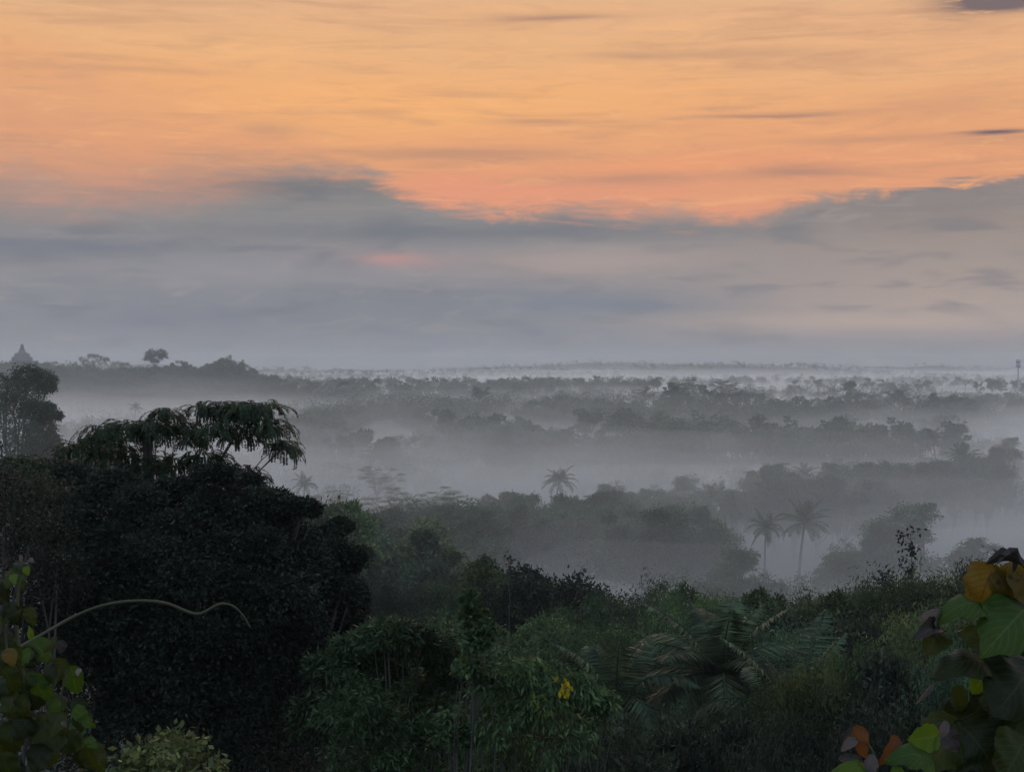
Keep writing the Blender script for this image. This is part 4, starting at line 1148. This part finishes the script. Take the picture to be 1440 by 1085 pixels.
plant('large_leaf_plant', 'tall plant with big rounded green and yellowing leaves at the right edge', 3.2,
      [([(1421, 1140), (1418, 1000, .02), (1416, 900), (1414, 850), (1411, 812)], .011),
       ([(1416, 865), (1400, 858, -.02), (1384, 861, -.02)], .0045), ([(1418, 950), (1400, 945), (1384, 935)], .0045), ([(1415, 862), (1430, 852), (1446, 848)], .0045),
       ([(1420, 1040), (1402, 1020), (1376, 1010, -.03), (1345, 1018, -.04)], .004), ([(1411, 815), (1403, 798), (1396, 793)], .004),
       ([(1418, 948), (1434, 940), (1450, 932)], .0045), ([(1411, 812), (1420, 800), (1430, 795)], .004)],
      [((1397, 797), (1374, 862), 66, 'yellow', dict(arch=.2, cup=-.35, d1=.05, n=(-.4, -1, .3))),
       ((1402, 812), (1402, 884), 46, 'yellow', dict(arch=.1, cup=-.3, d0=.06, d1=.1)),
       ((1414, 800), (1432, 868), 64, 'yellow', dict(arch=.15, cup=-.5, d1=.03, n=(.3, -1, .1))),
       ((1425, 800), (1462, 850), 60, 'yellow', dict(arch=.1, d0=-.02, d1=.02)),
       ((1392, 793), (1452, 812), 26, 'dry', dict(arch=.25, cup=1.2, d0=-.05, d1=-.08, n=(0, -.3, 1))),
       ((1424, 803), (1400, 795), 15, 'dry', dict(arch=.7, cup=1.0, d0=-.07, d1=-.09, n=(0, -.2, 1))),
       ((1386, 861), (1312, 878), 50, 'green', dict(arch=.28, cup=-.3, d0=-.02, d1=-.10, n=(0, -.75, 1))),
       ((1322, 858), (1318, 898), 26, 'pale', dict(arch=.2, cup=1.2, d0=-.08, d1=-.08, n=(-1, -.6, 0))),
       ((1320, 885), (1283, 900), 26, 'dry', dict(arch=.25, cup=.9, d0=-.08, d1=-.12, n=(0, -1, .8))),
       ((1318, 888), (1302, 922), 42, 'olive', dict(arch=.1, cup=.6, d0=-.07, d1=-.1)),
       ((1448, 850), (1378, 925), 96, 'green', dict(arch=.12, cup=-.2, d0=.0, d1=-.14, n=(-.1, -1, .6))),
       ((1440, 862), (1398, 855), 50, 'olive', dict(arch=.15, d0=.06, d1=.1)),
       ((1396, 905), (1346, 888), 44, 'olive', dict(arch=.12, d0=.1, d1=.12)),
       ((1392, 934), (1307, 955), 56, 'dark', dict(arch=.2, cup=-.3, d0=-.02, d1=-.1, n=(0, -.8, 1))),
       ((1394, 930), (1366, 976), 44, 'fresh', dict(arch=.1, cup=-.2, d0=.05, d1=.04)),
       ((1448, 935), (1392, 1010), 110, 'dark', dict(arch=.15, cup=-.3, d0=0, d1=-.1)),
       ((1445, 985), (1400, 1075), 110, 'olive', dict(arch=.15, cup=-.3, d0=.02, d1=-.06)),
       ((1345, 1016), (1300, 1085), 80, 'olive', dict(arch=.15, cup=-.3, d0=-.04, d1=-.1)),
       ((1350, 1018), (1400, 1085), 100, 'dark', dict(arch=.2, cup=-.2, d0=-.04, d1=-.08)),
       ((1405, 960), (1362, 1010), 60, 'dark', dict(arch=.1, d0=.12, d1=.1)),
       ((1310, 964), (1287, 990), 7, 'pale', dict(arch=.05, cup=2, d0=-.1, d1=-.12)),
       ((1355, 985), (1330, 1035), 46, 'dark', dict(d0=.15, d1=.12)), ((1440, 1040), (1405, 1100), 80, 'olive', dict(d0=-.1, d1=-.15)),
       ((1380, 1030), (1340, 1000), 60, 'olive', dict(d0=.12, d1=.12)), ((1345, 965), (1352, 1000), 26, 'olive', dict(d0=.1, d1=.1))], seed=3)
plant('orange_leaf_plant', 'low shoot with orange and bright green leaves at the bottom right', 2.9,
      [([(1236, 1150), (1234, 1085), (1229, 1058), (1218, 1042), (1203, 1040)], .0035), ([(1330, 1130), (1312, 1085), (1306, 1066), (1316, 1036)], .0035)],
      [((1207, 1022), (1217, 1066), 24, 'orange', dict(arch=.2, cup=-.5, d1=.02, n=(-.5, -1, .2))),
       ((1260, 1038), (1234, 1076), 28, 'orange', dict(arch=.15, cup=.4, d1=-.02, n=(.4, -1, .2))),
       ((1204, 1040), (1182, 1056), 15, 'pale', dict(arch=.2, cup=1, n=(-.6, -1, .3))),
       ((1198, 1030), (1184, 1040), 16, 'dry', dict(d0=.03, d1=.03)),
       ((1226, 1062), (1214, 1092), 20, 'pale', dict(arch=.2, cup=1.2, d0=-.03, d1=-.03)),
       ((1318, 1034), (1276, 1040), 40, 'fresh', dict(arch=.06, cup=.2, n=(0, -1, .1))),
       ((1306, 1072), (1243, 1072), 46, 'green', dict(arch=.3, cup=-.3, d0=-.02, d1=-.05, n=(0, -.9, 1))),
       ((1228, 1092), (1163, 1090), 34, 'fresh', dict(arch=.3, cup=-.3, d0=-.02, d1=-.05, n=(0, -.9, 1))),
       ((1210, 1068), (1178, 1066), 14, 'dry', dict(arch=.3, d0=-.03)), ((1262, 1078), (1258, 1104), 20, 'fresh', dict(d0=-.06, d1=-.06)),
       ((1316, 1022), (1348, 1056), 34, 'dry', dict(arch=.15, cup=.4, d0=.06, d1=.06)), ((1330, 1015), (1318, 1040), 14, 'pale', dict(cup=1, d0=.02, d1=.02))], seed=4)

# broad-leaved shrub on the left
rl = random.Random(12)
L = []
def rl_leaf(x, y, s, col, d=None):
    a = rl.uniform(-.9, .9) - 1.57
    d = rl.uniform(-.25, .25) if d is None else d
    L.append(((x - math.cos(a) * s * .5, y + math.sin(a) * s * .5), (x + math.cos(a) * s * .5, y - math.sin(a) * s * .5), s * rl.uniform(.7, .95), col,
              dict(arch=rl.uniform(.05, .3), cup=rl.uniform(-.5, .4), d0=d, d1=d + rl.uniform(-.06, .06), n=(rl.uniform(-.6, .6), -1, rl.uniform(0, 1.1)))))
for (x0, y0, x1, y1, n, s0, s1) in ((-10, 795, 45, 905, 16, 22, 34), (-10, 900, 85, 960, 16, 24, 38), (-10, 955, 118, 1030, 24, 26, 44), (-10, 1020, 135, 1090, 26, 28, 46)):
    for i in range(n): rl_leaf(rl.uniform(x0, x1), rl.uniform(y0, y1), rl.uniform(s0, s1), rl.choices(['olive', 'green', 'dark'], [4, 2, 4])[0])
for (x, y, s, c) in ((38, 803, 13, 'fresh'), (20, 815, 14, 'fresh'), (30, 785, 9, 'pale'), (45, 788, 8, 'pale'), (15, 925, 26, 'yellow'), (43, 892, 14, 'fresh'),
                     (86, 910, 18, 'dry'), (38, 925, 22, 'green'), (110, 945, 10, 'pale'), (112, 1005, 24, 'green'), (128, 1015, 22, 'green'), (130, 1045, 20, 'green'),
                     (5, 790, 16, 'dry'), (92, 1018, 10, 'dry')):
    rl_leaf(x, y, s, c, -.3)
plant('broad_leaf_shrub', 'shrub of broad olive-green leaves with one yellow leaf at the lower left edge', 5.,
      [([(40, 1180), (45, 1050), (35, 960), (22, 880), (28, 800)], .010), ([(45, 1060), (80, 1000), (95, 940)], .006), ([(60, 1040, .1), (70, 985, .1), (84, 940, .1)], .005),
       ([(42, 1080), (90, 1050), (128, 1010)], .006), ([(35, 960), (10, 920), (5, 860)], .006), ([(28, 805), (34, 794), (38, 780)], .003)], L, seed=7)

# curved hanging vine
ge = Geo(); D = 6.
P = np.array([ray(x, y, D + d) for x, y, d in ((-60, 960, -.6), (0, 925, -.4), (52, 896, -.2), (95, 870, 0), (140, 850, 0), (190, 843, 0), (235, 846, 0), (262, 860, 0), (280, 865, 0), (295, 856, 0), (310, 847, 0), (328, 850, 0), (342, 864, 0), (352, 882, 0))])
t = np.linspace(0, 1, len(P)); tt = np.linspace(0, 1, 90)
Pi = np.stack([np.interp(tt, t, P[:, k]) for k in range(3)], 1)
for _ in range(14): Pi[1:-1] = (Pi[:-2] + 2 * Pi[1:-1] + Pi[2:]) / 4
rr = np.interp(tt, [0, .7, 1], [.0068, .0068, .003]) * (1 + .08 * np.sin(tt * 60))
ge.tube(Pi, rr, 10)
o = obj('vine', ge.mesh('vine', True), plain('vine_skin', (.03, .034, .012), (.075, .065, .03), 12, .85, .4)); tag(o, 'bare curved vine arching across the dark tree at the lower left', 'vine')

for top, dens, seed, amp in ((43, .00014, 1, 9), (36, .0003, 7, 9), (29, .0005, 13, 9), (24, .0009, 19, 9), (20, .0016, 25, 9), (16, .0026, 31, 8), (12, .004, 37, 7), (8, .007, 43, 5)):
    mist_layer(top, dens, seed, amp)
print('OBJS', len(bpy.data.objects), 'POLYS', sum(len(m.polygons) for m in bpy.data.meshes))
